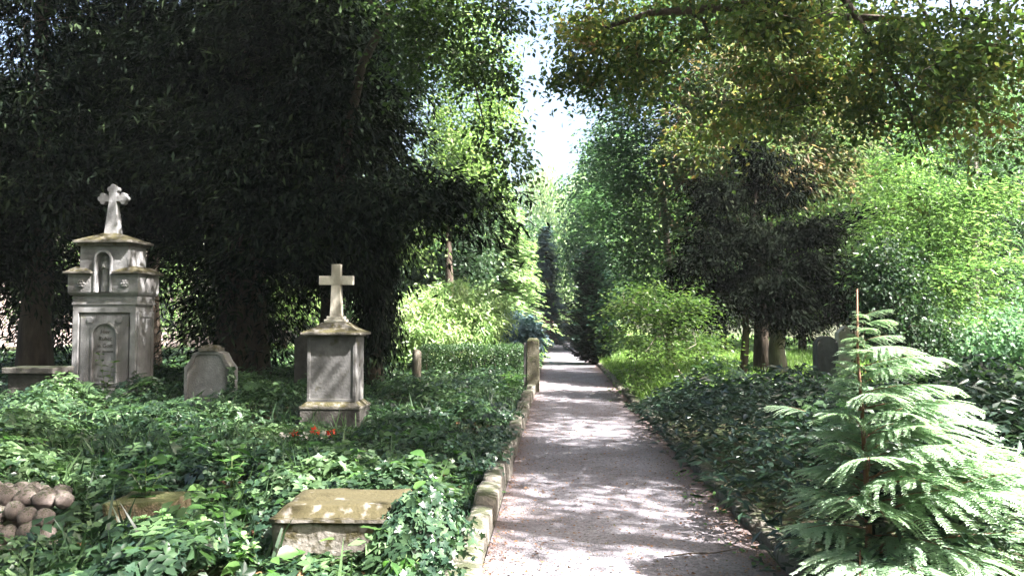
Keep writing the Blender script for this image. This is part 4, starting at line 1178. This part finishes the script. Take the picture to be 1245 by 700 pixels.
def far_tree(px, Y, s, k, mat, label, sx=1.0):
    t = thing('far_tree', label, 'tree', (X(px, Y), Y, 0), 'trees in the distance', random.uniform(0, 6.28))
    t.scale = (s * sx, s * sx, s)
    me = protos[k][0]
    o = link('crown', me, M['maple'], t, local=True)
    if me.materials[0] != M[mat]:
        o.material_slots[0].link = 'OBJECT'; o.material_slots[0].material = M[mat]
    link('trunk', protos[k][1], M['bark'], t, local=True)
    return t


FT = [(-130, 40, 1.3, 0, 'maple', 'tree far left beyond the end of the house'), (60, 38, .62, 1, 'bright', 'small light tree glimpsed left of the tall monument'),
      (225, 40, .62, 2, 'bright', 'small light tree glimpsed right of the tall monument'), (345, 36, .8, 3, 'lime', 'light tree glimpsed between the broad yew and the white cross'),
      (420, 44, 1.2, 0, 'hornbeam', 'green tree far behind the white cross'), (490, 40, .9, 1, 'hornbeam', 'mid green tree just left above the rhododendron'), (575, 46, 1.15, 2, 'hornbeam', 'green tree behind the light layered conifer'),
      (525, 60, 1.3, 3, 'hornbeam', 'tall green tree far behind the rhododendron'), (632, 62, .85, 0, 'pale', 'pale tree behind the blue spruce, left of the sky gap'), (650, 86, .95, 1, 'bright', 'bright tree left of the far lawn'),
      (690, 120, .9, 2, 'pale', 'hazy tree straight beyond the far lawn'), (740, 60, 1.3, 3, 'hornbeam', 'tall tree far behind the dark columnar cypress'), (725, 88, 1.1, 0, 'pale', 'pale tree right of the far lawn'),
      (800, 44, 1.25, 1, 'bright', 'bright tree behind the hornbeam'), (880, 36, .75, 2, 'bright', 'sunlit small tree behind the yew trunks on the left'), (975, 34, .72, 3, 'lime', 'sunlit small tree behind the yew trunks on the right'),
      (930, 50, 1.5, 0, 'hornbeam', 'tall tree far behind the rusty conifer'), (1060, 34, 1.1, 1, 'bright', 'tree behind the slender young stem'), (1150, 40, 1.3, 2, 'hornbeam', 'tree behind the pale mottled trunk'), (1260, 32, 1.1, 3, 'lime', 'lime green tree at the extreme right'),
      (1340, 26, 1.0, 0, 'hornbeam', 'tree beyond the right edge behind the forked trunk')]
for a in FT: far_tree(a[0], a[1], a[2], a[3], a[4], a[5])


for i, (x_, y_, s_, k) in enumerate(((-6, -9, 1.2, 0), (1, -13, 1.3, 1), (7, -10, 1.1, 2), (13, -5, .9, 3), (-13, -5, 1.2, 1), (-15, 3, 1.1, 2), (14.5, 3, .85, 0), (-3, -6, .9, 3))):
    t = thing('wood_tree', ('wide leafy tree of the wood left behind the camera', 'tall leafy tree of the wood straight behind the camera', 'leafy tree of the wood behind the camera, right of the path', 'low leafy tree of the wood far right behind the camera', 'wide leafy tree of the wood far left behind the camera', 'leafy tree beyond the left edge beside the rubble wall', 'leafy tree beyond the right edge beside the young conifer', 'small leafy tree close behind the camera, left of the path')[i], 'tree', (x_, y_, 0), 'trees of the wood behind the camera', i * 1.1)
    t.scale = (s_ * 1.2, s_ * 1.2, s_)
    link('crown', protos[k][0], None, t, local=True); link('trunk', protos[k][1], M['bark'], t, local=True)

# ------------------------------------------------------------------ ground cover
def clear_of(px_, py_, boxes):
    k = np.ones(len(px_), bool)
    for x0, x1, y0, y1 in boxes:
        k &= ~((px_ > x0) & (px_ < x1) & (py_ > y0) & (py_ < y1))
    return k


SOLIDS = [(mx - hw - .1, mx + hw + .1, MY - .12, MY + D + .1), (qx - qh - .1, qx + qh + .1, QY - .1, QY + qd + .1), (sxm - sh - .02, sxm + sh + .02, SY - .05, SY + .3),
          (fx0 - .03, fx1 + .03, LY - .04, LY + .66), (P(124, 625, 5.6).x - .02, P(212, 625, 5.6).x + .02, 5.57, 6.04), (P(-60, 600, 5.5).x, P(66, 600, 5.5).x, 5.1, 6.0),
          (X(636, 17.6) - .02, X(656, 17.6) + .02, 17.55, 17.9), (X(512, 19.5), X(634, 19.5), 19.5, 20.6), (X(3, 13), X(66, 13), 13, 13.6)]


def cover(name, label, cat, x0, x1, y0, y1, n, hfun, tpl, size, mat, style='cover', solids=SOLIDS, dens=None, thick=.12, kind='stuff', edge=.17):
    x = x0 + rng.random(n) * (x1 - x0); y = y0 + rng.random(n) * (y1 - y0)
    k = clear_of(x, y, solids) if solids else np.ones(n, bool)
    k &= (x < PXL - edge) | (x > PXR + edge)
    if dens is not None: k &= rng.random(n) < dens(x, y)
    x, y = x[k], y[k]
    h = hfun(x, y)
    z = bed_h(x, y) + h - np.abs(rng.normal(size=len(x))) * np.minimum(thick, h * .7)
    Pp = np.stack([x, y, np.maximum(z, .015)], -1)
    m = len(x)
    # surface slope tilts the leaves
    e = .06
    gx = (hfun(x + e, y) - hfun(x - e, y)) / (2 * e); gy = (hfun(x, y + e) - hfun(x, y - e)) / (2 * e)
    N = unit(np.stack([-gx * .8, -gy * .8, np.ones(m)], -1) + rng.normal(size=(m, 3)) * (.32 if style == 'cover' else .5))
    a = rng.random(m) * 6.283
    Fw = np.stack([np.cos(a), np.sin(a), -.15 + .2 * rng.normal(size=m)], -1)
    if style == 'blade': Fw = np.stack([np.cos(a) * .5, np.sin(a) * .5, np.ones(m)], -1); N = rng.normal(size=(m, 3))
    S = size * (.6 + .8 * rng.random(m))
    tint = np.clip(.5 + .35 * noise3(Pp, 1.3, 5) + .25 * rng.normal(size=m), 0, 1)
    V, T, C = leaf_arrays(Pp, Fw, N, S, tpl, tint)
    o = link(name, np_mesh(name, V, T, C), M[mat])
    return tag(o, label, cat, kind=kind)


def q3(x, y): return np.stack([x, y, 0 * x], -1)


def h_left(x, y):
    e = np.clip((-x - .6) / .5, .12, 1)
    b = .20 + .20 * noise3(q3(x, y), 1.1, 1) + .14 * noise3(q3(x, y), 2.9, 2) + .06 * noise3(q3(x, y), 7, 3)
    b = b * (1 - .9 * np.exp(-(((x - qx) / 1.0) ** 2 + ((y - 9.6) / 2.0) ** 2)))
    b = b + .13 * np.clip((y - 11.2) / 1.2, 0, 1) * (x < -3.9)
    return np.clip(b * 1.15, .03, 1) * e


def h_leftb(x, y): return h_left(x, y) * .95 + .03


def near_block(x, y):   # thinner in front of the mossy block and the ochre slab so that they show
    return 1 - .75 * ((x > fx0 - .05) & (x < fx1 - .1) & (y < LY + .02)) - .7 * ((x > P(120, 625, 5.5).x) & (x < P(165, 625, 5.5).x) & (y > 4.9) & (y < 5.6))


def h_left_nb(x, y):
    f = 1 - .72 * ((x > fx0 - .05) & (x < fx1 - .12) & (y < LY + .05)) - .6 * ((x > P(120, 625, 5.5).x) & (x < P(200, 625, 5.5).x) & (y > 4.6) & (y < 5.7)) - .5 * ((x < P(75, 625, 5.2).x) & (y > 4.4) & (y < 5.3))
    return h_left(x, y) * f


XL = -9.5
cover('ground_cover', 'carpet of three-part green leaves filling the left bed near the camera', 'ground cover', -5.4, -.6, 3.0, 8.2, 15000, h_left_nb, T_TRI, .115, 'cover', dens=lambda x, y: np.clip(.75 + .9 * noise3(q3(x, y), 2.3, 24), .12, 1))
cover('ivy', 'glossy dark ivy woven through the near left bed', 'ivy', -5.4, -.6, 3.0, 8.2, 12000, h_left_nb, T_IVY, .062, 'ivy', thick=.1)
cover('ground_cover', 'leafy ground cover round the graves further back', 'ground cover', XL - 1, -.6, 8.2, 19, 26000, h_left, T_TRI2, .13, 'cover', thick=.2)
cover('ivy', 'dark ivy between the gravestones', 'ivy', XL - 1, -.6, 8.2, 20, 34000, h_leftb, T_LEAF, .075, 'ivy', thick=.2)
cover('undergrowth', 'shady undergrowth beneath the far left yews', 'undergrowth', -26, -.6, 19, 34, 34000, lambda x, y: .3 + .2 * noise3(q3(x, y), .8, 7), T_LEAF, .2, 'cover', thick=.25)
cover('undergrowth', 'sunlit low plants along the left of the path far back', 'undergrowth', -16, -.6, 34, 62, 16000, lambda x, y: .35 + .25 * noise3(q3(x, y), .6, 8), T_LEAF, .32, 'bright', thick=.25)

# right beds
def h_right(x, y):
    e = np.clip((x - 1.05) / .6, .2, 1) * np.clip((15.5 - y) / 3, .15, 1) * np.clip((y - 3.2) / 2.2, .25, 1)
    return np.clip(.85 - .3 * np.clip((y - 9) / 3, 0, 1) + .22 * noise3(q3(x, y), 1.2, 4) + .1 * noise3(q3(x, y), 3.4, 5), .08, 1.2) * e


cover('low_shrubbery', 'dark glossy low shrubs spilling over the right edge of the path', 'shrubbery', 1.3, 9.5, 3.4, 15.5, 34000, h_right, T_LANCE2, .13, 'laurel', 'rough', solids=None, thick=.3, edge=-.1)
cover('low_shrubbery', 'small-leaved dark shrubs in the right bed', 'shrubbery', 1.6, 8.5, 3.6, 15.5, 26000, h_right, T_LEAF, .06, 'laurel', 'rough', solids=None, thick=.35)
cover('grass', 'bright rough grass behind the right-hand shrubs', 'grass', 1.55, 16, 15, 34, 30000, lambda x, y: .16 + .08 * noise3(q3(x, y), 1, 6), T_BLADE, .30, 'grass', 'blade', solids=None, thick=.1)
cover('undergrowth', 'sunlit low leaves right of the path beyond the yew', 'undergrowth', 1.55, 18, 15, 36, 22000, lambda x, y: .22 + .16 * noise3(q3(x, y), .8, 9), T_LEAF, .15, 'lime', solids=None, thick=.2)
cover('undergrowth', 'green low plants far along the right of the path', 'undergrowth', 1.55, 16, 36, 62, 12000, lambda x, y: .4 + .25 * noise3(q3(x, y), .6, 8), T_LEAF, .3, 'bright', solids=None, thick=.25)

cover('weeds', 'scattered larger bright leaves standing out of the near ground cover', 'weeds', -5.4, -.62, 3.2, 9.5, 1500, lambda x, y: h_left_nb(x, y) + .07, T_LEAF6, .12, 'fresh', thick=.08, dens=lambda x, y: (noise3(q3(x, y), 1.9, 21) > .1) * 1.0)
cover('dead_leaves', 'brown fallen leaves lying between the ground cover', 'fallen leaves', -8, -.6, 3.0, 14, 5000, lambda x, y: .03 + 0 * x, T_LEAF6, .06, 'litter', thick=.02)

cover('ferns', 'feathery ferny fronds standing out of the ground cover', 'ferns', -8.5, -.62, 3.6, 16, 3200, lambda x, y: h_left_nb(x, y) + .09, T_PINN, .26, 'cover', thick=.1, dens=lambda x, y: (noise3(q3(x, y), 1.4, 22) > .0) * 1.0)
cover('grass', 'tufts of narrow grass among the left ground cover', 'grass', -6, -.6, 4, 17, 5000, lambda x, y: h_left(x, y) * .5, T_BLADE, .3, 'cover', 'blade', thick=.1, dens=lambda x, y: (noise3(q3(x, y), 1.7, 23) > .2) * 1.0)

cover('weeds', 'small bright seedlings along the right edge of the path near the camera', 'weeds', 1.15, 2.1, 3.6, 8.5, 700, lambda x, y: .07 + .05 * noise3(q3(x, y), 4, 6), T_LEAF6, .04, 'fresh', solids=None, thick=.04, edge=-.3, dens=lambda x, y: (noise3(q3(x, y), 3.5, 27) > .2) * 1.0)
cover('undergrowth', 'taller mixed green leaves rising out of the dark right-hand shrubs', 'undergrowth', 1.9, 9, 5.5, 15.5, 9000, lambda x, y: h_right(x, y) + .14, T_TRI2, .12, 'cover', 'rough', solids=None, thick=.15, dens=lambda x, y: (noise3(q3(x, y), 1.5, 28) > .15) * 1.0)

# litter, pebbles on the path
n = 11000
x = PXL + rng.beta(.55, .55, n) * (PXR - PXL); y = 2.5 + rng.random(n) ** 1.4 * 22
a = rng.random(n) * 6.283
V, T, C = leaf_arrays(np.stack([x, y, .018 + .006 * rng.random(n)], -1), np.stack([np.cos(a), np.sin(a), 0 * a], -1), unit(np.array([0, 0, 1]) + rng.normal(size=(n, 3)) * .25), .012 + .025 * rng.random(n) ** 2, T_LEAF, rng.random(n))
tag(link('leaf_litter', np_mesh('leaf_litter', V, T, C), M['litter']), 'small brown dead leaves and needles strewn on the path', 'leaf litter', kind='stuff')
n = 3600
x = PXL + rng.random(n) * (PXR - PXL); y = 2.5 + rng.random(n) ** 1.3 * 16
r = .004 + .009 * rng.random(n) ** 3
octv = np.array([(1, 0, 0), (0, 1, 0), (-1, 0, 0), (0, -1, 0), (0, 0, .7)]); octf = np.array([(0, 1, 4), (1, 2, 4), (2, 3, 4), (3, 0, 4)])
c = np.stack([x, y, .008 + 0 * x], -1)
V = (c[:, None] + r[:, None, None] * (octv[None] + rng.normal(size=(n, 5, 3)) * .18)).reshape(-1, 3)
T = (octf[None] + (np.arange(n) * 5)[:, None, None]).reshape(-1, 3)
tag(link('gravel', np_mesh('gravel', V, T, smooth=False), M['rock']), 'loose grit and pebbles on the path', 'gravel', kind='stuff')


# ------------------------------------------------------------------ individual plants in the left bed
def leaf_part_mesh(tpl, seed=0, curl=.0):
    v, f = tpl
    me = bpy.data.meshes.new('leaf')
    me.from_pydata([tuple(q) for q in v], [], [tuple(int(i) for i in t) for t in f])
    at = me.attributes.new('tint', 'FLOAT', 'FACE')
    for i in range(len(f)): at.data[i].value = seed
    return me


def plant(name, label, loc, stems, leaf_tpl, lsize, mat, group=None, cat='plant', whorl=2, nl=5, spread=.5, tip=True, lean=.25):
    """stems with individual leaves along them"""
    t = thing(name, label, cat, loc, group)
    mats = [leaf_part_mesh(leaf_tpl, s) for s in (.15, .45, .8)]
    for me in mats: me.materials.append(M[mat])
    for (dx, dy, h) in stems:
        mb = MB()
        pts = [Vector((0, 0, 0)).lerp(Vector((dx, dy, h)), k / 4) + Vector((dx, dy, 0)) * (-.25 * math.sin(math.pi * k / 4)) for k in range(5)]
        mb.tube(pts, [.006, .005, .004, .003, .002], 5)
        mb.build('stem', M['stem'], t, smooth=True, local=True)
        for k in range(nl):
            f = .3 + .7 * (k + .5) / nl
            p = pts[int(f * 4)].lerp(pts[min(4, int(f * 4) + 1)], f * 4 - int(f * 4))
            for w_ in range(whorl):
                a = k * 1.3 + w_ * 2 * math.pi / whorl + random.uniform(-.3, .3)
                o = link('leaf', random.choice(mats), None, t, local=True)
                s = lsize * random.uniform(.75, 1.2)
                o.scale = (s, s, s)
                o.location = p
                o.rotation_euler = (random.uniform(-.1, lean * 2), random.uniform(-.25, .25), a)
    return t


def gp(px, py, Y): return P(px, py, Y)


p_ = gp(490, 700, 4.55)
plant('lance_leaved_plant', 'clump of long pointed light green leaves in front of the mossy block', (p_.x, 4.55, .05), [(.02, 0, .2), (-.08, -.02, .18), (.09, .02, .17), (.0, -.08, .15)], T_LANCE, .17, 'fresh', nl=4, whorl=2, lean=-.35)
p_ = gp(168, 605, 5.75)
plant('leafy_seedling', 'bright green leafy seedling growing behind the ochre slab', (p_.x, 5.85, .12), [(0, 0, .42), (.12, 0, .32), (-.13, .02, .35)], T_LEAF6, .12, 'fresh', nl=3, whorl=3)
p_ = gp(185, 690, 4.7)
plant('pale_leaved_plant', 'large sunlit patch of pale paired leaves at the bottom left', (p_.x, 4.75, .1), [(-.1, 0, .3), (.05, .05, .3), (.2, 0, .28), (.28, .1, .26), (-.25, .05, .24), (.1, -.1, .24), (-.05, .15, .3), (-.16, -.14, .2)], T_LEAF6, .062, 'pale_plant', nl=6, whorl=3)
p_ = gp(300, 660, 4.9)
plant('pale_leaved_plant', 'smaller pale leafed plant left of the mossy block', (p_.x, 4.7, .08), [(-.1, 0, .2), (.05, .05, .22), (.15, 0, .18)], T_LEAF6, .06, 'pale_plant', nl=6, whorl=2)
p_ = gp(262, 605, 6)
plant('leafy_seedling', 'bright leaved plant right of the ochre slab', (p_.x, 6.3, .2), [(0, 0, .3), (.1, 0, .26), (-.09, .02, .28)], T_LEAF6, .09, 'fresh', nl=3, whorl=2)
p_ = gp(128, 480, 13.5)
plant('sapling', 'thin dark-leaved sapling against the face of the tall monument', (p_.x, 13.5, .05), [(-.14, 0, 1.0), (.14, .03, .85)], T_LEAF6, .12, 'maple', nl=7, whorl=2)
p_ = gp(350, 570, 8)
plant('broad_leaved_plant', 'upright light green plant below the white-cross pedestal', (p_.x, 8.2, .15), [(0, 0, .45), (.14, 0, .38), (-.12, .02, .36), (.26, .05, .3)], T_LEAF6, .12, 'fresh', nl=4, whorl=2)
p_ = gp(632, 475, 16.5)
plant('fern_tuft', 'bright green tuft of narrow leaves at the foot of the stone post', (X(622, 16.6), 16.6, .05), [(math.cos(a) * .25, math.sin(a) * .25, .42) for a in np.linspace(0, 5.5, 9)], T_LANCE, .2, 'fresh', nl=4, whorl=2)
# red begonias in front of the pedestal
t = thing('red_flowers', 'small red and white bedding flowers in front of the pedestal', 'flowers', (X(382, 9.6), 9.6, 0))
for (px, col, zz) in ((358, 'petal', .08), (372, 'petal_w', .07), (385, 'petal', .12), (398, 'petal_w', .07), (405, 'petal', .1), (350, 'petal_w', .08)):
    n = 16; c = np.array([X(px, 9.6), 9.6 - .05 + .1 * random.random(), zz + .12])
    d = unit(rng.normal(size=(n, 3))) * np.array([1, 1, .6])
    V, T, C = leaf_arrays(c + d * .02, d, rng.normal(size=(n, 3)), .055 + .01 * rng.random(n), T_LEAF, rng.random(n))
    link('flower', np_mesh('flower', V, T, C), M[col], t)
    mb = MB(); mb.tube([(c[0], c[1], 0), (c[0] + .01, c[1], zz + .12)], .004, 5); mb.build('stem', M['stem'], t)

# ivy mound spilling over the right of the mossy block, ivy on the kerb and the headstone
def ivy_patch(label, pts_n, tpl, size, mat='ivy'):
    Pp, N = pts_n
    m = len(Pp)
    Fw = np.stack([rng.normal(size=m) * .6, rng.normal(size=m) * .4 - .2, -.6 + .3 * rng.normal(size=m)], -1)
    V, T, C = leaf_arrays(Pp, Fw, N, size * (.6 + .8 * rng.random(m)), tpl, rng.random(m) * .7 + .3 * rng.random())
    return tag(link('ivy', np_mesh('ivy', V, T, C), M[mat]), label, 'ivy', kind='stuff')


n = 1500
d = unit(rng.normal(size=(n, 3))); d[:, 2] = np.abs(d[:, 2])
c = np.array([fx1 + .06, LY + .2, .12]); R_ = np.array([.28, .5, .34])
Pp = c + d * R_ * (1 + .12 * noise3(d * 3, 2, 1))[:, None] * (1 - .12 * rng.random(n))[:, None]
ivy_patch('thick mound of pale ivy spilling over the right end of the mossy block', (Pp, unit(d / R_ * .3 + rng.normal(size=(n, 3)) * .35)), T_IVY, .062, 'varieg_ivy' if False else 'ivy')
n = 3000
y = 3.0 + rng.random(n) * 9; x = PXL - .27 + rng.normal(size=n) * .11
k = (noise3(q3(x, y), 1.3, 12) > .05) & (x < PXL + .01); x, y = x[k], y[k]
Pp = np.stack([x, y, .20 + .07 * rng.random(len(x)) + 0 * x], -1)
ivy_patch('ivy creeping over the left kerb stones', (Pp, unit(np.array([.2, 0, 1]) + rng.normal(size=(len(x), 3)) * .3)), T_IVY, .05)
n = 260
z = rng.random(n) * .85; x = sxm + sh - .02 + .05 * rng.random(n) - .16 * rng.random(n) * (z < .5); y = SY - .02 - .04 * rng.random(n)
ivy_patch('ivy climbing the right edge of the small headstone', (np.stack([x, y, z], -1), unit(np.array([.1, -1, .2]) + rng.normal(size=(n, 3)) * .35)), T_IVY, .06)


# ------------------------------------------------------------------ the young conifer, right foreground
def frond_mesh(seed, droop=.28):
    r = random.Random(seed); g = np.random.default_rng(seed)
    L = []
    mbk = MB()
    ax = lambda t: np.array([.03 * math.sin(3 * t + seed), t, .22 * t - droop * 1.0 * t ** 2.4])
    mbk.tube([ax(t) for t in np.linspace(0, 1, 7)], [.008, .007, .006, .005, .004, .003, .001], 5)
    ns = 24
    for i in range(ns):
        t = .10 + .88 * i / ns
        for s in (-1, 1):
            if r.random() < .06: continue
            base = ax(t)
            l2 = (.46 * math.sin(math.pi * min(1, .22 + t * .78)) ** .8 + .03) * r.uniform(.75, 1.1)
            ang = math.radians(r.uniform(40, 56)) * s
            d = np.array([math.sin(ang), math.cos(ang), 0])
            n3 = max(5, int(l2 / .014))
            tt = np.linspace(.08, 1, n3)
            dz = -.36 * tt ** 2.2 * l2 * r.uniform(.6, 1.6)
            bend = .15 * tt ** 2 * l2
            pos = base + d * (tt * l2)[:, None]
            pos[:, 1] += bend; pos[:, 2] += dz
            for s2 in (-1, 1, 0):
                a3 = ang + s2 * math.radians(42)
                fw = np.stack([math.sin(a3) + 0 * tt, math.cos(a3) + .3 * tt, -.22 * tt - .05], -1) + g.normal(size=(n3, 3)) * .07
                l3 = (.043 * (1 - .5 * tt) + .012) * (1 if s2 else .7) * (.8 + .4 * g.random(n3))
                nn = np.tile([0, 0, 1.0], (n3, 1)) + g.normal(size=(n3, 3)) * .22
                L.append(leaf_arrays(pos, fw, nn, l3, T_NEEDW, np.clip(.15 + .5 * tt + .3 * g.random(n3), 0, 1)))
    V, T, C = join_arrays(L)
    me = np_mesh('frond_sprays', V, T, C)
    mt = bpy.data.meshes.new('branch'); mt.from_pydata(mbk.v, [], mbk.f)
    return me, mt


T_NEEDW = T_([(0, 0, 0), (-.16, .4, .0), (0, 1, -.08), (.16, .4, .0)], [(0, 2, 1), (0, 3, 2)])
FR = [frond_mesh(s, .2 + .04 * (s % 4)) for s in range(8)]
CYY = 4.7
cb = P(1055, 690, CYY)
con = thing('young_conifer', 'young feathery light green conifer glowing in the sun at the lower right', 'tree', (cb.x, CYY, 0))
ztop = Z(352, CYY)
mb = MB()
lead = [(0, 0, -.05), (.01, 0, .4), (0, .01, .8), (-.02, 0, 1.15), (-.035, 0, 1.4), (-.03, 0, ztop)]
mb.tube(lead, [.022, .018, .014, .010, .008, .003], 8)
mb.build('stem', M['bark_r'], con, smooth=True, local=True)
nb = 78
for i in range(nb):
    f = (i / nb) ** .92
    z = .12 + f * (ztop - .12 - .12)
    a = i * 2.39996 + random.uniform(-.25, .25)
    # longer on the side towards the light
    side = .5 + .5 * math.cos(a - math.radians(-20))
    L = (.16 + .80 * (1 - f) ** 1.0) * (.48 + .76 * side) * random.uniform(.85, 1.12)
    if f > .88: L *= .7
    me, mt = FR[i % 8]
    if len(me.materials) == 0: me.materials.append(M['cedar']); mt.materials.append(M['bark_r'])
    br = link('branch', mt, None, con, local=True)
    br.location = (0, 0, z)
    br.scale = (L, L, L)
    br.rotation_euler = (math.radians(random.uniform(2, 22) * (1 - f * .2)), random.uniform(-.2, .2), a - math.pi / 2)
    link('frond_sprays', me, None, br, local=True)
# the lighter frond reaching left out of the dark shrubs
for (px, py, Y_, L, rz) in ((985, 502, 5.8, .3, 1.9),):
    t = thing('fern_frond', 'single pale frond reaching left out of the dark shrubs', 'fern', P(px, py, Y_))
    t.rotation_euler = (.15, 0, rz - math.pi / 2 + .9); t.scale = (L, L, L)
    link('branch', FR[2][1], None, t, local=True); link('frond_sprays', FR[2][0], None, t, local=True)
# fallen twig on the path
mb = MB(); mb.tube([P(800, 655, 5.4), P(835, 648, 5.5), P(870, 640, 5.6), P(890, 628, 5.8)], [.006, .006, .005, .003], 6)
for v in range(len(mb.v)): mb.v[v] = (mb.v[v][0], mb.v[v][1], .028 + (mb.v[v][2] * 0))
mb = MB(); mb.tube([(.72, 5.35, .025), (.9, 5.42, .03), (1.08, 5.45, .028), (1.25, 5.55, .03)], [.006, .006, .005, .003], 6)
tag(mb.build('fallen_twig', M['bark'], smooth=True), 'thin dark fallen twig lying across the right of the path', 'twig')

# the air: thin sunlit haze that whitens the far end of the path
mb = MB(); mb.box(-60, 60, -20, 150, -2, 18)
hz = mb.build('haze', None)
hz.display_type = 'WIRE'
m, nt, nd, ln = new_mat('haze_air')
pv = nd.new('ShaderNodeVolumePrincipled')
pv.inputs['Color'].default_value = (.9, .95, 1, 1); pv.inputs['Density'].default_value = .0003; pv.inputs['Anisotropy'].default_value = .2
out = nd.new('ShaderNodeOutputMaterial'); ln.new(pv.outputs[0], out.inputs['Volume'])
hz.data.materials.append(m)
tag(hz, 'thin bright haze in the air along the path', 'haze', kind='stuff')
